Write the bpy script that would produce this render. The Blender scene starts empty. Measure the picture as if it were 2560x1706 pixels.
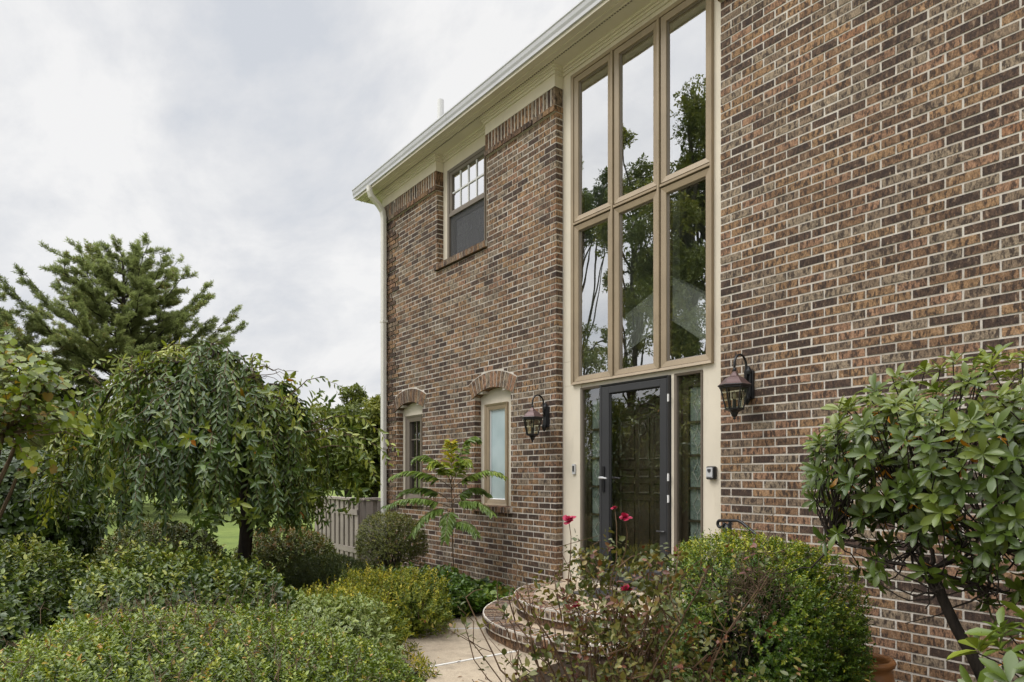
import bpy, math, random
import numpy as np

C = bpy.context.scene
COL = C.collection
PI = math.pi

# ------------------------------------------------------------------ camera, sky, sun, exposure
cam_data = bpy.data.cameras.new('camera')
cam = bpy.data.objects.new('camera', cam_data)
COL.objects.link(cam)
cam.location = (0, -4.88, 1.48)
cam.rotation_euler = (math.radians(90), 0, math.radians(90 - 36.498))
cam_data.sensor_width = 36
cam_data.lens = 24.0
cam_data.shift_y = 0.131
cam_data.clip_end = 2000
cam_data.clip_start = 0.05
C.camera = cam

SUN_EL, SUN_AZ = math.radians(48), math.radians(205)   # azimuth clockwise from +Y (north)
world = bpy.data.worlds.new('World')
C.world = world
world.use_nodes = True
wt = world.node_tree
wt.nodes.clear()


def build_sky():
    n = wt.nodes
    L = wt.links.new
    out = n.new('ShaderNodeOutputWorld')
    sky = n.new('ShaderNodeTexSky')
    sky.sky_type = 'NISHITA'
    sky.sun_disc = False
    sky.sun_elevation = SUN_EL
    sky.sun_rotation = SUN_AZ
    bg1 = n.new('ShaderNodeBackground')
    bg1.inputs['Strength'].default_value = 0.08
    L(sky.outputs[0], bg1.inputs['Color'])
    tc = n.new('ShaderNodeTexCoord')
    sep = n.new('ShaderNodeSeparateXYZ')
    L(tc.outputs['Generated'], sep.inputs[0])
    # project the direction on a flat cloud layer
    zc = n.new('ShaderNodeMath'); zc.operation = 'MAXIMUM'; zc.inputs[1].default_value = 0.0
    L(sep.outputs['Z'], zc.inputs[0])
    za = n.new('ShaderNodeMath'); za.operation = 'ADD'; za.inputs[1].default_value = 0.30
    L(zc.outputs[0], za.inputs[0])
    dv = n.new('ShaderNodeVectorMath'); dv.operation = 'DIVIDE'
    cmb = n.new('ShaderNodeCombineXYZ')
    for i in range(3):
        L(za.outputs[0], cmb.inputs[i])
    L(tc.outputs['Generated'], dv.inputs[0])
    L(cmb.outputs[0], dv.inputs[1])
    mp = n.new('ShaderNodeMapping')
    mp.inputs['Rotation'].default_value = (0, 0, math.radians(20))
    mp.inputs['Scale'].default_value = (1.0, 1.5, 1.0)
    mp.inputs['Location'].default_value = (0.7, 2.1, 0)
    L(dv.outputs[0], mp.inputs[0])
    nz = n.new('ShaderNodeTexNoise')
    nz.inputs['Scale'].default_value = 1.45
    nz.inputs['Detail'].default_value = 7
    nz.inputs['Roughness'].default_value = 0.58
    nz.inputs['Distortion'].default_value = 0.25
    L(mp.outputs[0], nz.inputs['Vector'])
    rp = n.new('ShaderNodeValToRGB')
    e = rp.color_ramp.elements
    e[0].position = 0.39; e[0].color = (0.635, 0.662, 0.708, 1)
    e[1].position = 0.59; e[1].color = (0.89, 0.885, 0.88, 1)
    m = e.new(0.48); m.color = (0.74, 0.75, 0.772, 1)
    L(nz.outputs[0], rp.inputs[0])
    # low sky a little warmer and brighter, zenith brighter (overcast sky)
    hz = n.new('ShaderNodeMapRange')
    hz.inputs['From Min'].default_value = 0.0; hz.inputs['From Max'].default_value = 0.22
    hz.inputs['To Min'].default_value = 0.55; hz.inputs['To Max'].default_value = 0.0
    L(sep.outputs['Z'], hz.inputs['Value'])
    mx = n.new('ShaderNodeMix'); mx.data_type = 'RGBA'
    L(hz.outputs[0], mx.inputs['Factor'])
    L(rp.outputs[0], mx.inputs['A'])
    mx.inputs['B'].default_value = (0.86, 0.845, 0.84, 1)
    zn = n.new('ShaderNodeMapRange'); zn.interpolation_type = 'SMOOTHSTEP'
    zn.inputs['From Min'].default_value = 0.55; zn.inputs['From Max'].default_value = 0.95
    zn.inputs['To Min'].default_value = 0.0; zn.inputs['To Max'].default_value = 4.2
    L(sep.outputs['Z'], zn.inputs['Value'])
    # the cloud deck is brighter on the side where the sun stands behind it
    dt = n.new('ShaderNodeVectorMath'); dt.operation = 'DOT_PRODUCT'
    dt.inputs[1].default_value = (math.sin(SUN_AZ) * math.cos(SUN_EL), math.cos(SUN_AZ) * math.cos(SUN_EL), math.sin(SUN_EL))
    L(tc.outputs['Generated'], dt.inputs[0])
    sg = n.new('ShaderNodeMapRange'); sg.interpolation_type = 'SMOOTHSTEP'
    sg.inputs['From Min'].default_value = 0.62; sg.inputs['From Max'].default_value = 1.0
    sg.inputs['To Min'].default_value = 1.0; sg.inputs['To Max'].default_value = 1.7
    L(dt.outputs['Value'], sg.inputs['Value'])
    ad = n.new('ShaderNodeMath'); ad.operation = 'ADD'
    L(zn.outputs[0], ad.inputs[0]); L(sg.outputs[0], ad.inputs[1])
    bg2 = n.new('ShaderNodeBackground')
    L(mx.outputs['Result'], bg2.inputs['Color'])
    L(ad.outputs[0], bg2.inputs['Strength'])
    ms = n.new('ShaderNodeMixShader')
    ms.inputs[0].default_value = 0.93
    L(bg1.outputs[0], ms.inputs[1]); L(bg2.outputs[0], ms.inputs[2])
    L(ms.outputs[0], out.inputs['Surface'])


build_sky()

sun_data = bpy.data.lights.new('sun', 'SUN')
sun = bpy.data.objects.new('sun', sun_data)
COL.objects.link(sun)
sun_data.energy = 1.3
sun_data.angle = math.radians(28)
sun_data.color = (1.0, 0.95, 0.87)
# direction towards the sun: (sin az, cos az) in the plane
sun.rotation_euler = (math.radians(90) - SUN_EL, 0, PI - SUN_AZ)
sun.location = (-3, -12, 14)

C.view_settings.view_transform = 'Standard'
C.view_settings.look = 'None'
C.view_settings.exposure = 0.1
C.view_settings.gamma = 1.0
C.render.engine = 'CYCLES'
C.cycles.max_bounces = 7
C.cycles.transparent_max_bounces = 12
C.cycles.use_denoising = True

# ------------------------------------------------------------------ helpers: objects


def tag(o, label=None, cat=None, group=None, kind=None):
    if label: o['label'] = label
    if cat: o['category'] = cat
    if group: o['group'] = group
    if kind: o['kind'] = kind
    return o


def thing(name, label, cat, loc=(0, 0, 0), rz=0, group=None):
    o = bpy.data.objects.new(name, None)
    o.empty_display_size = 0.2
    COL.objects.link(o)
    o.location = loc
    o.rotation_euler = (0, 0, rz)
    return tag(o, label, cat, group)


def link(name, me, mat, parent=None):
    if mat:
        for m in (mat if isinstance(mat, (list, tuple)) else [mat]):
            me.materials.append(m)
    o = bpy.data.objects.new(name, me)
    COL.objects.link(o)
    if parent is not None:
        o.parent = parent
    return o


def copy_tree(o, parent=None):
    c = o.copy()
    COL.objects.link(c)
    if parent is not None: c.parent = parent
    for ch in list(o.children):
        copy_tree(ch, c)
    return c


class MB:
    """collects faces; build() links them as one mesh object"""

    def __init__(self):
        self.v = []; self.f = []; self.t = []; self.mi = []

    def add(self, vs, fs, tint=0.5, mi=0):
        b = len(self.v)
        self.v.extend(vs)
        for f in fs:
            self.f.append([b + i for i in f]); self.t.append(tint); self.mi.append(mi)

    def box(self, x0, x1, y0, y1, z0, z1, tint=0.5, mi=0, jit=0):
        vs = [(x0, y0, z0), (x1, y0, z0), (x1, y1, z0), (x0, y1, z0), (x0, y0, z1), (x1, y0, z1), (x1, y1, z1), (x0, y1, z1)]
        if jit:
            vs = [(a + random.uniform(-jit, jit), b + random.uniform(-jit, jit) * .6, c + random.uniform(-jit, jit)) for a, b, c in vs]
        self.add(vs, [(0, 3, 2, 1), (4, 5, 6, 7), (0, 1, 5, 4), (1, 2, 6, 5), (2, 3, 7, 6), (3, 0, 4, 7)], tint, mi)

    def hexa(self, vs, tint=0.5, mi=0):
        self.add(vs, [(0, 3, 2, 1), (4, 5, 6, 7), (0, 1, 5, 4), (1, 2, 6, 5), (2, 3, 7, 6), (3, 0, 4, 7)], tint, mi)

    def tube(self, pts, rad, sides=6, tint=0.5, cap=True, mi=0):
        pts = [np.array(p, float) for p in pts]
        n = len(pts)
        if not hasattr(rad, '__len__'): rad = [rad] * n
        prev = None
        vs = []
        for i in range(n):
            d = pts[min(i + 1, n - 1)] - pts[max(i - 1, 0)]
            d = d / (np.linalg.norm(d) + 1e-9)
            if prev is None:
                a = np.array((0, 0, 1.)) if abs(d[2]) < .9 else np.array((1., 0, 0))
            else:
                a = prev
            u = a - d * a.dot(d)
            u /= (np.linalg.norm(u) + 1e-9)
            w = np.cross(d, u)
            prev = u
            for k in range(sides):
                an = 2 * PI * (k + .5) / sides
                vs.append(tuple(pts[i] + rad[i] * (u * math.cos(an) + w * math.sin(an))))
        fs = []
        for i in range(n - 1):
            for k in range(sides):
                k2 = (k + 1) % sides
                fs.append((i * sides + k, i * sides + k2, (i + 1) * sides + k2, (i + 1) * sides + k))
        if cap:
            fs.append(tuple(range(sides - 1, -1, -1)))
            fs.append(tuple((n - 1) * sides + k for k in range(sides)))
        self.add(vs, fs, tint, mi)

    def lathe(self, prof, c=(0, 0, 0), sides=16, rot=0, tint=0.5, mi=0):
        vs = []
        for r, z in prof:
            for k in range(sides):
                a = rot + 2 * PI * k / sides
                vs.append((c[0] + r * math.cos(a), c[1] + r * math.sin(a), c[2] + z))
        fs = []
        for i in range(len(prof) - 1):
            for k in range(sides):
                k2 = (k + 1) % sides
                fs.append((i * sides + k, i * sides + k2, (i + 1) * sides + k2, (i + 1) * sides + k))
        fs.append(tuple(range(sides - 1, -1, -1)))
        fs.append(tuple((len(prof) - 1) * sides + k for k in range(sides)))
        self.add(vs, fs, tint, mi)

    def extrude_x(self, prof, x0, x1, tint=0.5, mi=0):
        """closed (y,z) profile swept along x"""
        n = len(prof)
        vs = [(x0, y, z) for y, z in prof] + [(x1, y, z) for y, z in prof]
        fs = [(i, (i + 1) % n, n + (i + 1) % n, n + i) for i in range(n)]
        fs += [tuple(range(n - 1, -1, -1)), tuple(range(n, 2 * n))]
        self.add(vs, fs, tint, mi)

    def build(self, name, mat, parent=None, smooth=False, bevel=0):
        me = bpy.data.meshes.new(name)
        me.from_pydata(self.v, [], self.f)
        a = me.attributes.new('tint', 'FLOAT', 'FACE')
        a.data.foreach_set('value', np.array(self.t, 'f'))
        if any(self.mi):
            me.polygons.foreach_set('material_index', np.array(self.mi, 'i'))
        if smooth:
            me.polygons.foreach_set('use_smooth', np.ones(len(self.f), bool))
        me.update()
        o = link(name, me, mat, parent)
        if bevel:
            b = o.modifiers.new('bevel', 'BEVEL')
            b.width = bevel; b.segments = 2; b.limit_method = 'ANGLE'
        return o


# ------------------------------------------------------------------ helpers: materials


class NT:
    def __init__(self, name):
        self.m = bpy.data.materials.new(name)
        self.m.use_nodes = True
        self.t = self.m.node_tree
        self.t.nodes.clear()
        self.out = self.t.nodes.new('ShaderNodeOutputMaterial')

    def n(self, typ, **kw):
        nd = self.t.nodes.new('ShaderNode' + typ)
        for k, v in kw.items():
            if hasattr(nd, k):
                setattr(nd, k, v)
            else:
                self.set(nd.inputs[k.replace('_', ' ')], v)
        return nd

    def set(self, inp, v):
        if isinstance(v, bpy.types.NodeSocket):
            self.t.links.new(v, inp)
        else:
            if inp.type == 'RGBA' and len(v) == 3: v = (*v, 1)
            inp.default_value = v

    def ramp(self, fac, stops, interp='LINEAR'):
        r = self.n('ValToRGB')
        r.color_ramp.interpolation = interp
        el = r.color_ramp.elements
        while len(el) < len(stops): el.new(0.5)
        for e, (p, c) in zip(el, stops):
            e.position = p
            e.color = (*c, 1) if len(c) == 3 else c
        self.set(r.inputs[0], fac)
        return r.outputs[0]

    def mix(self, fac, a, b, typ='MIX'):
        m = self.n('Mix', data_type='RGBA', blend_type=typ)
        self.set(m.inputs['Factor'], fac); self.set(m.inputs['A'], a); self.set(m.inputs['B'], b)
        return m.outputs['Result']

    def noise(self, scale=5, detail=4, rough=.55, vec=None, dims=None):
        nd = self.n('TexNoise')
        nd.inputs['Scale'].default_value = scale
        nd.inputs['Detail'].default_value = detail
        nd.inputs['Roughness'].default_value = rough
        if vec is not None: self.set(nd.inputs['Vector'], vec)
        return nd.outputs[0]

    def obj(self, scale=None):
        tc = self.n('TexCoord')
        if scale is None: return tc.outputs['Object']
        m = self.n('Mapping')
        m.inputs['Scale'].default_value = scale
        self.set(m.inputs[0], tc.outputs['Object'])
        return m.outputs[0]

    def attr(self, name='tint'):
        a = self.n('Attribute', attribute_name=name)
        return a.outputs['Fac']

    def pbr(self, col, rough=.5, spec=.5, metal=0, bump=None, bstr=.3, bdist=.01):
        b = self.n('BsdfPrincipled')
        self.set(b.inputs['Base Color'], col)
        self.set(b.inputs['Roughness'], rough)
        self.set(b.inputs['Specular IOR Level'], spec)
        b.inputs['Metallic'].default_value = metal
        if bump is not None:
            bn = self.n('Bump')
            bn.inputs['Strength'].default_value = bstr
            bn.inputs['Distance'].default_value = bdist
            self.set(bn.inputs['Height'], bump)
            self.set(b.inputs['Normal'], bn.outputs[0])
        return b

    def done(self, sh):
        self.t.links.new(sh.outputs[0], self.out.inputs['Surface'])
        return self.m


def paint(name, col, rough=.45, var=.12, spec=.4, metal=0, dirt=None):
    t = NT(name)
    nz = t.noise(3.0, 6, .6, t.obj())
    lo = tuple(c * (1 - var) for c in col); hi = tuple(min(1, c * (1 + var)) for c in col)
    c = t.ramp(nz, [(.3, lo), (.7, hi)])
    if dirt:
        d = t.noise(9, 8, .7, t.obj((1, 1, .25)))
        f = t.ramp(d, [(.55, (0, 0, 0)), (.75, (dirt[3],) * 3)])
        c = t.mix(f, c, dirt[:3])
    return t.done(t.pbr(c, rough, spec, metal, bump=t.noise(60, 3, .5, t.obj()), bstr=.06, bdist=.004))


def brick_mat():
    t = NT('brick')
    tint = t.attr()
    stops = [(0.0, (.075, .050, .040)), (.09, (.105, .068, .051)), (.20, (.155, .096, .064)), (.30, (.225, .135, .082)),
             (.44, (.285, .178, .102)), (.58, (.215, .160, .118)), (.70, (.300, .178, .118)), (.82, (.270, .215, .162)), (.93, (.330, .205, .120)),
             (.992, (.29, .155, .092))]
    base = t.ramp(tint, stops, 'CONSTANT')
    # brick-sized offset of the pattern so that neighbours differ
    off = t.n('CombineXYZ')
    mul = t.n('Math', operation='MULTIPLY'); t.set(mul.inputs[0], tint); mul.inputs[1].default_value = 371.0
    t.set(off.inputs[1], mul.outputs[0])
    add = t.n('VectorMath', operation='ADD')
    t.set(add.inputs[0], t.obj((42, 42, 16))); t.set(add.inputs[1], off.outputs[0])
    streak = t.noise(1.0, 6, .68, add.outputs[0])
    add2 = t.n('VectorMath', operation='ADD')
    t.set(add2.inputs[0], t.obj((110, 110, 70))); t.set(add2.inputs[1], off.outputs[0])
    fine = t.noise(1.0, 5, .7, add2.outputs[0])
    dark = t.ramp(streak, [(.47, (0, 0, 0)), (.58, (.88, .88, .88))])
    c = t.mix(dark, base, (.042, .030, .028))
    light = t.ramp(streak, [(.32, (.6, .6, .6)), (.42, (0, 0, 0))])
    c = t.mix(light, c, (.42, .31, .23))
    sp = t.ramp(fine, [(.35, (.55, .54, .53)), (.64, (1.35, 1.33, 1.28))])
    c = t.mix(1.0, c, sp, 'MULTIPLY')
    wz = t.n('Mapping'); wz.inputs['Scale'].default_value = (1, 1, .45)
    t.set(wz.inputs[0], t.obj())
    wea = t.ramp(t.noise(1.1, 6, .62, wz.outputs[0]), [(.30, (.72, .70, .68)), (.5, (.96, .94, .89)), (.72, (1.12, 1.09, 1.02))])
    c = t.mix(1.0, c, wea, 'MULTIPLY')
    return t.done(t.pbr(c, .82, .25, bump=fine, bstr=.6, bdist=.006))


def mortar_mat():
    t = NT('mortar')
    c = t.ramp(t.noise(16, 6, .65, t.obj()), [(.25, (.43, .39, .34)), (.7, (.66, .61, .54))])
    big = t.ramp(t.noise(1.2, 3, .5, t.obj()), [(.35, (.82, .8, .78)), (.65, (1.05, 1.05, 1.05))])
    c = t.mix(1.0, c, big, 'MULTIPLY')
    return t.done(t.pbr(c, .9, .15, bump=t.noise(90, 3, .6, t.obj()), bstr=.5, bdist=.004))


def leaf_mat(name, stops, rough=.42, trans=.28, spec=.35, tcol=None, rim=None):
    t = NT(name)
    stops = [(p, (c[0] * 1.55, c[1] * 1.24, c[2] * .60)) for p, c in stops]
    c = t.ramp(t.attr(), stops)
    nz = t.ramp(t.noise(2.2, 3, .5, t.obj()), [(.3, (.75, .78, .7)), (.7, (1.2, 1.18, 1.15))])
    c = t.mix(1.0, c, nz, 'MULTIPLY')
    if rim:
        c = t.mix(t.attr('rim'), c, rim)
    b = t.pbr(c, rough - .02, spec * .95)
    tr = t.n('BsdfTranslucent')
    t.set(tr.inputs[0], t.mix(1.0, c, tcol or (1.5, 1.5, .75), 'MULTIPLY'))
    m = t.n('MixShader')
    m.inputs[0].default_value = trans * .75
    t.t.links.new(b.outputs[0], m.inputs[1]); t.t.links.new(tr.outputs[0], m.inputs[2])
    return t.done(m)


def bark_mat(name, a, b, scale=18):
    t = NT(name)
    nz = t.noise(scale, 6, .65, t.obj((1, 1, .3)))
    c = t.ramp(nz, [(.3, a), (.7, b)])
    return t.done(t.pbr(c, .85, .2, bump=nz, bstr=.7, bdist=.02))


def glass_mat(name, refl, tint=(.8, .84, .82), rough=0.0, wav=.006):
    """coated window glass: part mirror, part see-through"""
    t = NT(name)
    g = t.n('BsdfGlossy')
    g.inputs['Roughness'].default_value = rough
    g.inputs['Color'].default_value = (.97, .98, 1, 1)
    bn = t.n('Bump'); bn.inputs['Strength'].default_value = .5; bn.inputs['Distance'].default_value = wav
    t.set(bn.inputs['Height'], t.noise(1.6, 1, .4, t.obj()))
    t.set(g.inputs['Normal'], bn.outputs[0])
    tr = t.n('BsdfTransparent'); t.set(tr.inputs[0], tint)
    lw = t.n('LayerWeight'); lw.inputs['Blend'].default_value = .35
    mr = t.n('MapRange'); mr.inputs['To Min'].default_value = refl; mr.inputs['To Max'].default_value = 1.0
    t.set(mr.inputs['Value'], lw.outputs['Fresnel'])
    geo = t.n('NewGeometry')
    fr = t.n('Math', operation='SUBTRACT'); fr.inputs[0].default_value = 1.0; t.set(fr.inputs[1], geo.outputs['Backfacing'])
    fm = t.n('Math', operation='MULTIPLY'); t.set(fm.inputs[0], mr.outputs[0]); t.set(fm.inputs[1], fr.outputs[0])
    m = t.n('MixShader')
    t.set(m.inputs[0], fm.outputs[0])
    t.t.links.new(tr.outputs[0], m.inputs[1]); t.t.links.new(g.outputs[0], m.inputs[2])
    return t.done(m)


def concrete_mat(name, a, b, sp=.5):
    t = NT(name)
    big = t.noise(1.7, 5, .6, t.obj())
    c = t.ramp(big, [(.3, a), (.7, b)])
    v = t.n('TexVoronoi'); v.inputs['Scale'].default_value = 95; t.set(v.inputs['Vector'], t.obj())
    agg = t.ramp(v.outputs['Distance'], [(.15, (1.15, 1.12, 1.05)), (.6, (.72, .7, .68))])
    c = t.mix(sp, c, agg, 'MULTIPLY')
    st = t.ramp(t.noise(5, 6, .7, t.obj()), [(.48, (0, 0, 0)), (.72, (.55, .55, .55))])
    c = t.mix(st, c, (.13, .11, .08))
    return t.done(t.pbr(c, .9, .2, bump=v.outputs['Distance'], bstr=.5, bdist=.006))


def ground_mat(name, stops, scale, bscale, bdist):
    t = NT(name)
    a = t.noise(scale, 8, .7, t.obj())
    c = t.ramp(a, stops)
    return t.done(t.pbr(c, .95, .1, bump=t.noise(bscale, 5, .7, t.obj()), bstr=.9, bdist=bdist))


M = {}
M['brick'] = brick_mat()
M['mortar'] = mortar_mat()
M['cream'] = paint('cream_paint', (.70, .63, .51), .5, .05, dirt=(.33, .28, .2, .25))
M['soffit'] = paint('soffit_paint', (.68, .62, .51), .55, .05)
M['gutter'] = paint('gutter_metal', (.50, .50, .515), .35, .05, dirt=(.35, .34, .3, .3))
M['downspout'] = paint('downspout_metal', (.66, .63, .57), .4, .05, dirt=(.38, .36, .3, .3))
M['bronze'] = paint('bronze_frame', (.315, .242, .158), .4, .1, dirt=(.12, .09, .06, .3))
M['dkbronze'] = paint('dark_bronze', (.085, .068, .052), .4, .1)
M['taupe'] = paint('taupe_frame', (.165, .135, .105), .4, .08)
M['gap'] = paint('gap_dark', (.02, .018, .016), .7, .1)
M['charcoal'] = paint('charcoal_paint', (.040, .040, .042), .4, .08)
M['black'] = paint('black_iron', (.014, .014, .015), .38, .2)
M['copper'] = paint('aged_copper', (.11, .068, .064), .42, .15, metal=.35)
M['white'] = paint('white_vinyl', (.74, .73, .72), .4, .03)
M['silver'] = paint('silver_plastic', (.5, .5, .5), .35, .05)
M['door'] = paint('door_wood', (.050, .038, .024), .45, .25)
M['glass'] = glass_mat('reflective_glass', .52, (.93, .95, .93))
M['doorglass'] = glass_mat('door_glass', .20, (.92, .93, .90))
M['paneglass'] = glass_mat('sash_glass', .62)
M['lampglass'] = glass_mat('lantern_glass', .12, (.82, .84, .74))
M['dkglass'] = glass_mat('dark_glass', .22, (.62, .63, .62))
M['concrete'] = concrete_mat('walk_concrete', (.33, .27, .20), (.48, .40, .30))
M['porchfloor'] = concrete_mat('porch_concrete', (.38, .295, .205), (.47, .375, .27), .25)
M['joint'] = paint('expansion_strip', (.62, .6, .56), .7, .1)
M['mulch'] = ground_mat('mulch', [(.3, (.018, .013, .009)), (.55, (.045, .032, .022)), (.8, (.085, .062, .042))], 14, 45, .03)
M['lawn'] = ground_mat('lawn', [(.3, (.10, .135, .04)), (.55, (.145, .185, .05)), (.75, (.19, .22, .075))], .9, 26, .03)
M['fence'] = paint('fence_wood', (.33, .285, .25), .8, .18, spec=.2, dirt=(.12, .1, .085, .5))
M['terracotta'] = paint('terracotta', (.26, .11, .035), .45, .18)
M['roof'] = ground_mat('shingle', [(.3, (.04, .038, .036)), (.7, (.09, .085, .08))], 8, 40, .02)
M['room'] = paint('room_wall', (.52, .55, .49), .7, .03)
M['stairwhite'] = paint('stair_white', (.78, .80, .74), .5, .03)
M['bark'] = bark_mat('bark', (.014, .011, .009), (.050, .039, .030))
M['barkgrey'] = bark_mat('bark_grey', (.05, .042, .035), (.14, .115, .09))
M['twig'] = bark_mat('twig', (.07, .045, .03), (.19, .135, .085), 40)
M['cane'] = bark_mat('rose_cane', (.055, .032, .022), (.16, .10, .055), 30)
M['frost'] = None


def frost_mat():
    t = NT('frosted_glass')
    nz = t.noise(2.5, 3, .5, t.obj())
    c = t.ramp(nz, [(.35, (.34, .43, .44)), (.7, (.46, .55, .56))])
    return t.done(t.pbr(c, .22, .55))


M['frost'] = frost_mat()


def screen_mat():
    t = NT('insect_screen')
    d = t.n('BsdfDiffuse'); t.set(d.inputs[0], (.15, .15, .155))
    tr = t.n('BsdfTransparent'); t.set(tr.inputs[0], (.8, .8, .8))
    m = t.n('MixShader'); m.inputs[0].default_value = .34
    t.t.links.new(tr.outputs[0], m.inputs[1]); t.t.links.new(d.outputs[0], m.inputs[2])
    return t.done(m)


M['screen'] = screen_mat()


def leaded_mat():
    t = NT('leaded_glass')
    v = t.n('TexVoronoi', feature='F1'); v.inputs['Scale'].default_value = 60
    t.set(v.inputs['Vector'], t.obj())
    c = t.ramp(t.noise(9, 4, .6, t.obj()), [(.3, (.13, .17, .165)), (.7, (.30, .36, .34))])
    return t.done(t.pbr(c, .15, .6, bump=v.outputs['Distance'], bstr=.4, bdist=.01))


M['leaded'] = leaded_mat()

# leaves: (position, colour) by per-leaf tint
G = {}
G['boxfront'] = leaf_mat('hedge_leaf', [(0, (.026, .056, .016)), (.4, (.056, .104, .022)), (.72, (.100, .165, .028)), (.94, (.19, .245, .04)), (.995, (.22, .15, .07))], .34, .25, .5)
G['holly'] = leaf_mat('holly_leaf', [(0, (.014, .034, .013)), (.4, (.034, .068, .023)), (.75, (.085, .140, .045)), (1, (.19, .24, .09))], .33, .2, .4)
G['boxround'] = leaf_mat('boxwood_leaf', [(0, (.020, .058, .013)), (.4, (.045, .102, .020)), (.7, (.100, .175, .032)), (1, (.27, .32, .055))], .36, .25, .45)
G['cherry'] = leaf_mat('cherry_leaf', [(0, (.022, .054, .020)), (.4, (.046, .094, .032)), (.75, (.120, .180, .058)), (.975, (.18, .24, .075)), (1, (.30, .14, .03))], .36, .25, .5)
G['rhodo'] = leaf_mat('rhododendron_leaf', [(0, (.026, .058, .018)), (.45, (.054, .098, .026)), (.8, (.110, .160, .040)), (.95, (.16, .20, .05)), (.96, (.30, .20, .04)), (1, (.36, .17, .04))], .36, .2, .5)
G['spirea'] = leaf_mat('spirea_leaf', [(0, (.045, .085, .020)), (.40, (.095, .150, .034)), (.68, (.21, .265, .055)), (1, (.38, .37, .09))], .45, .3, .35)
G['varieg'] = leaf_mat('variegated_leaf', [(0, (.030, .070, .022)), (.6, (.065, .125, .034)), (1, (.17, .22, .05))], .36, .25, .45, rim=(.26, .30, .10))
G['ivy'] = leaf_mat('ivy_leaf', [(0, (.020, .055, .016)), (.6, (.045, .105, .024)), (1, (.11, .18, .045))], .36, .22, .45)
G['dark'] = leaf_mat('dark_hedge_leaf', [(0, (.012, .028, .010)), (.6, (.024, .050, .016)), (1, (.05, .09, .028))], .4, .15, .4)
G['yew'] = leaf_mat('yew_leaf', [(0, (.018, .035, .012)), (.6, (.035, .062, .018)), (1, (.085, .11, .03))], .45, .15, .35)
G['spindly'] = leaf_mat('dull_boxwood_leaf', [(0, (.045, .066, .026)), (.6, (.080, .110, .040)), (1, (.16, .165, .065))], .45, .2, .35)
G['burgundy'] = leaf_mat('bronze_green_leaf', [(0, (.035, .062, .025)), (.5, (.065, .098, .038)), (.8, (.11, .11, .05)), (1, (.17, .085, .05))], .45, .2, .35)
G['heart'] = leaf_mat('heart_leaf', [(0, (.050, .095, .024)), (.6, (.100, .160, .034)), (.97, (.17, .23, .055)), (1, (.17, .14, .05))], .4, .38, .4)
G['rose'] = leaf_mat('rose_leaf', [(0, (.030, .050, .028)), (.42, (.058, .080, .042)), (.70, (.105, .115, .056)), (.82, (.13, .11, .05)), (.91, (.10, .045, .04)), (1, (.065, .026, .034))], .4, .2, .4)
G['sumac'] = leaf_mat('sapling_leaf', [(0, (.055, .115, .055)), (.6, (.12, .21, .085)), (.9, (.20, .29, .08)), (1, (.30, .31, .06))], .38, .3, .45)
G['pine'] = leaf_mat('pine_needle', [(0, (.120, .155, .16)), (.5, (.180, .232, .22)), (.85, (.235, .295, .26)), (.95, (.20, .21, .22)), (1, (.13, .09, .07))], .5, .7, .25, tcol=(1.15, 1.35, 1.05))
G['tree'] = leaf_mat('tree_leaf', [(0, (.022, .046, .016)), (.6, (.045, .082, .024)), (1, (.10, .145, .04))], .5, .28, .3)
G['treepale'] = leaf_mat('tree_leaf_pale', [(0, (.040, .070, .026)), (.6, (.078, .115, .040)), (1, (.135, .165, .06))], .5, .3, .3)
G['petal'] = leaf_mat('rose_petal', [(0, (.17, .006, .06)), (.6, (.25, .014, .11)), (1, (.33, .05, .22))], .5, .25, .3, tcol=(1.2, .8, .8))
G['redleaf'] = leaf_mat('red_leaf', [(0, (.10, .02, .03)), (1, (.26, .07, .08))], .4, .2, .4)
G['litter'] = leaf_mat('dead_leaf', [(0, (.06, .035, .025)), (.6, (.13, .08, .05)), (1, (.20, .14, .07))], .7, .05, .2)
G['wood'] = leaf_mat('far_wood_leaf', [(0, (.030, .052, .022)), (.6, (.052, .080, .030)), (1, (.085, .11, .045))], .6, .2, .2)

# ------------------------------------------------------------------ helpers: foliage (numpy)

TPL = {
    'fold': (np.array([(0, 0, 0), (-.5, .45, .12), (0, 1, -.05), (.5, .45, .12)]), [(0, 2, 1), (0, 3, 2)], [0, 0]),
    'hex': (np.array([(0, 0, 0), (-.45, .3, .09), (-.38, .68, .06), (0, 1, -.07), (.38, .68, .06), (.45, .3, .09)]), [(0, 3, 2, 1), (0, 5, 4, 3)], [0, 0]),
    'long': (np.array([(0, 0, 0), (0, .35, 0), (0, .7, -.03), (0, 1, -.12), (-.34, .3, .06), (-.5, .66, .03), (-.3, .88, -.06), (.34, .3, .06), (.5, .66, .03), (.3, .88, -.06)]),
             [(0, 1, 4), (1, 2, 5, 4), (2, 3, 6, 5), (0, 7, 1), (1, 7, 8, 2), (2, 8, 9, 3)], [0] * 6),
    'rim': (np.array([(0, 0, 0), (-.45, .28, .06), (-.45, .66, .05), (0, 1, -.05), (.45, .66, .05), (.45, .28, .06),
                      (0, .14, .005), (-.26, .34, .035), (-.26, .62, .03), (0, .84, -.03), (.26, .62, .03), (.26, .34, .035)]),
            [(0, 6, 7, 1), (1, 7, 8, 2), (2, 8, 9, 3), (3, 9, 10, 4), (4, 10, 11, 5), (5, 11, 6, 0), (6, 9, 8, 7), (6, 11, 10, 9)], [1] * 6 + [0, 0]),
    'heart': (np.array([(0, .1, 0), (-.3, 0, .05), (-.52, .28, .09), (-.36, .68, .05), (0, 1, -.08), (.36, .68, .05), (.52, .28, .09), (.3, 0, .05)]),
              [(0, 4, 3, 2, 1), (0, 7, 6, 5, 4)], [0, 0]),
}


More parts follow.
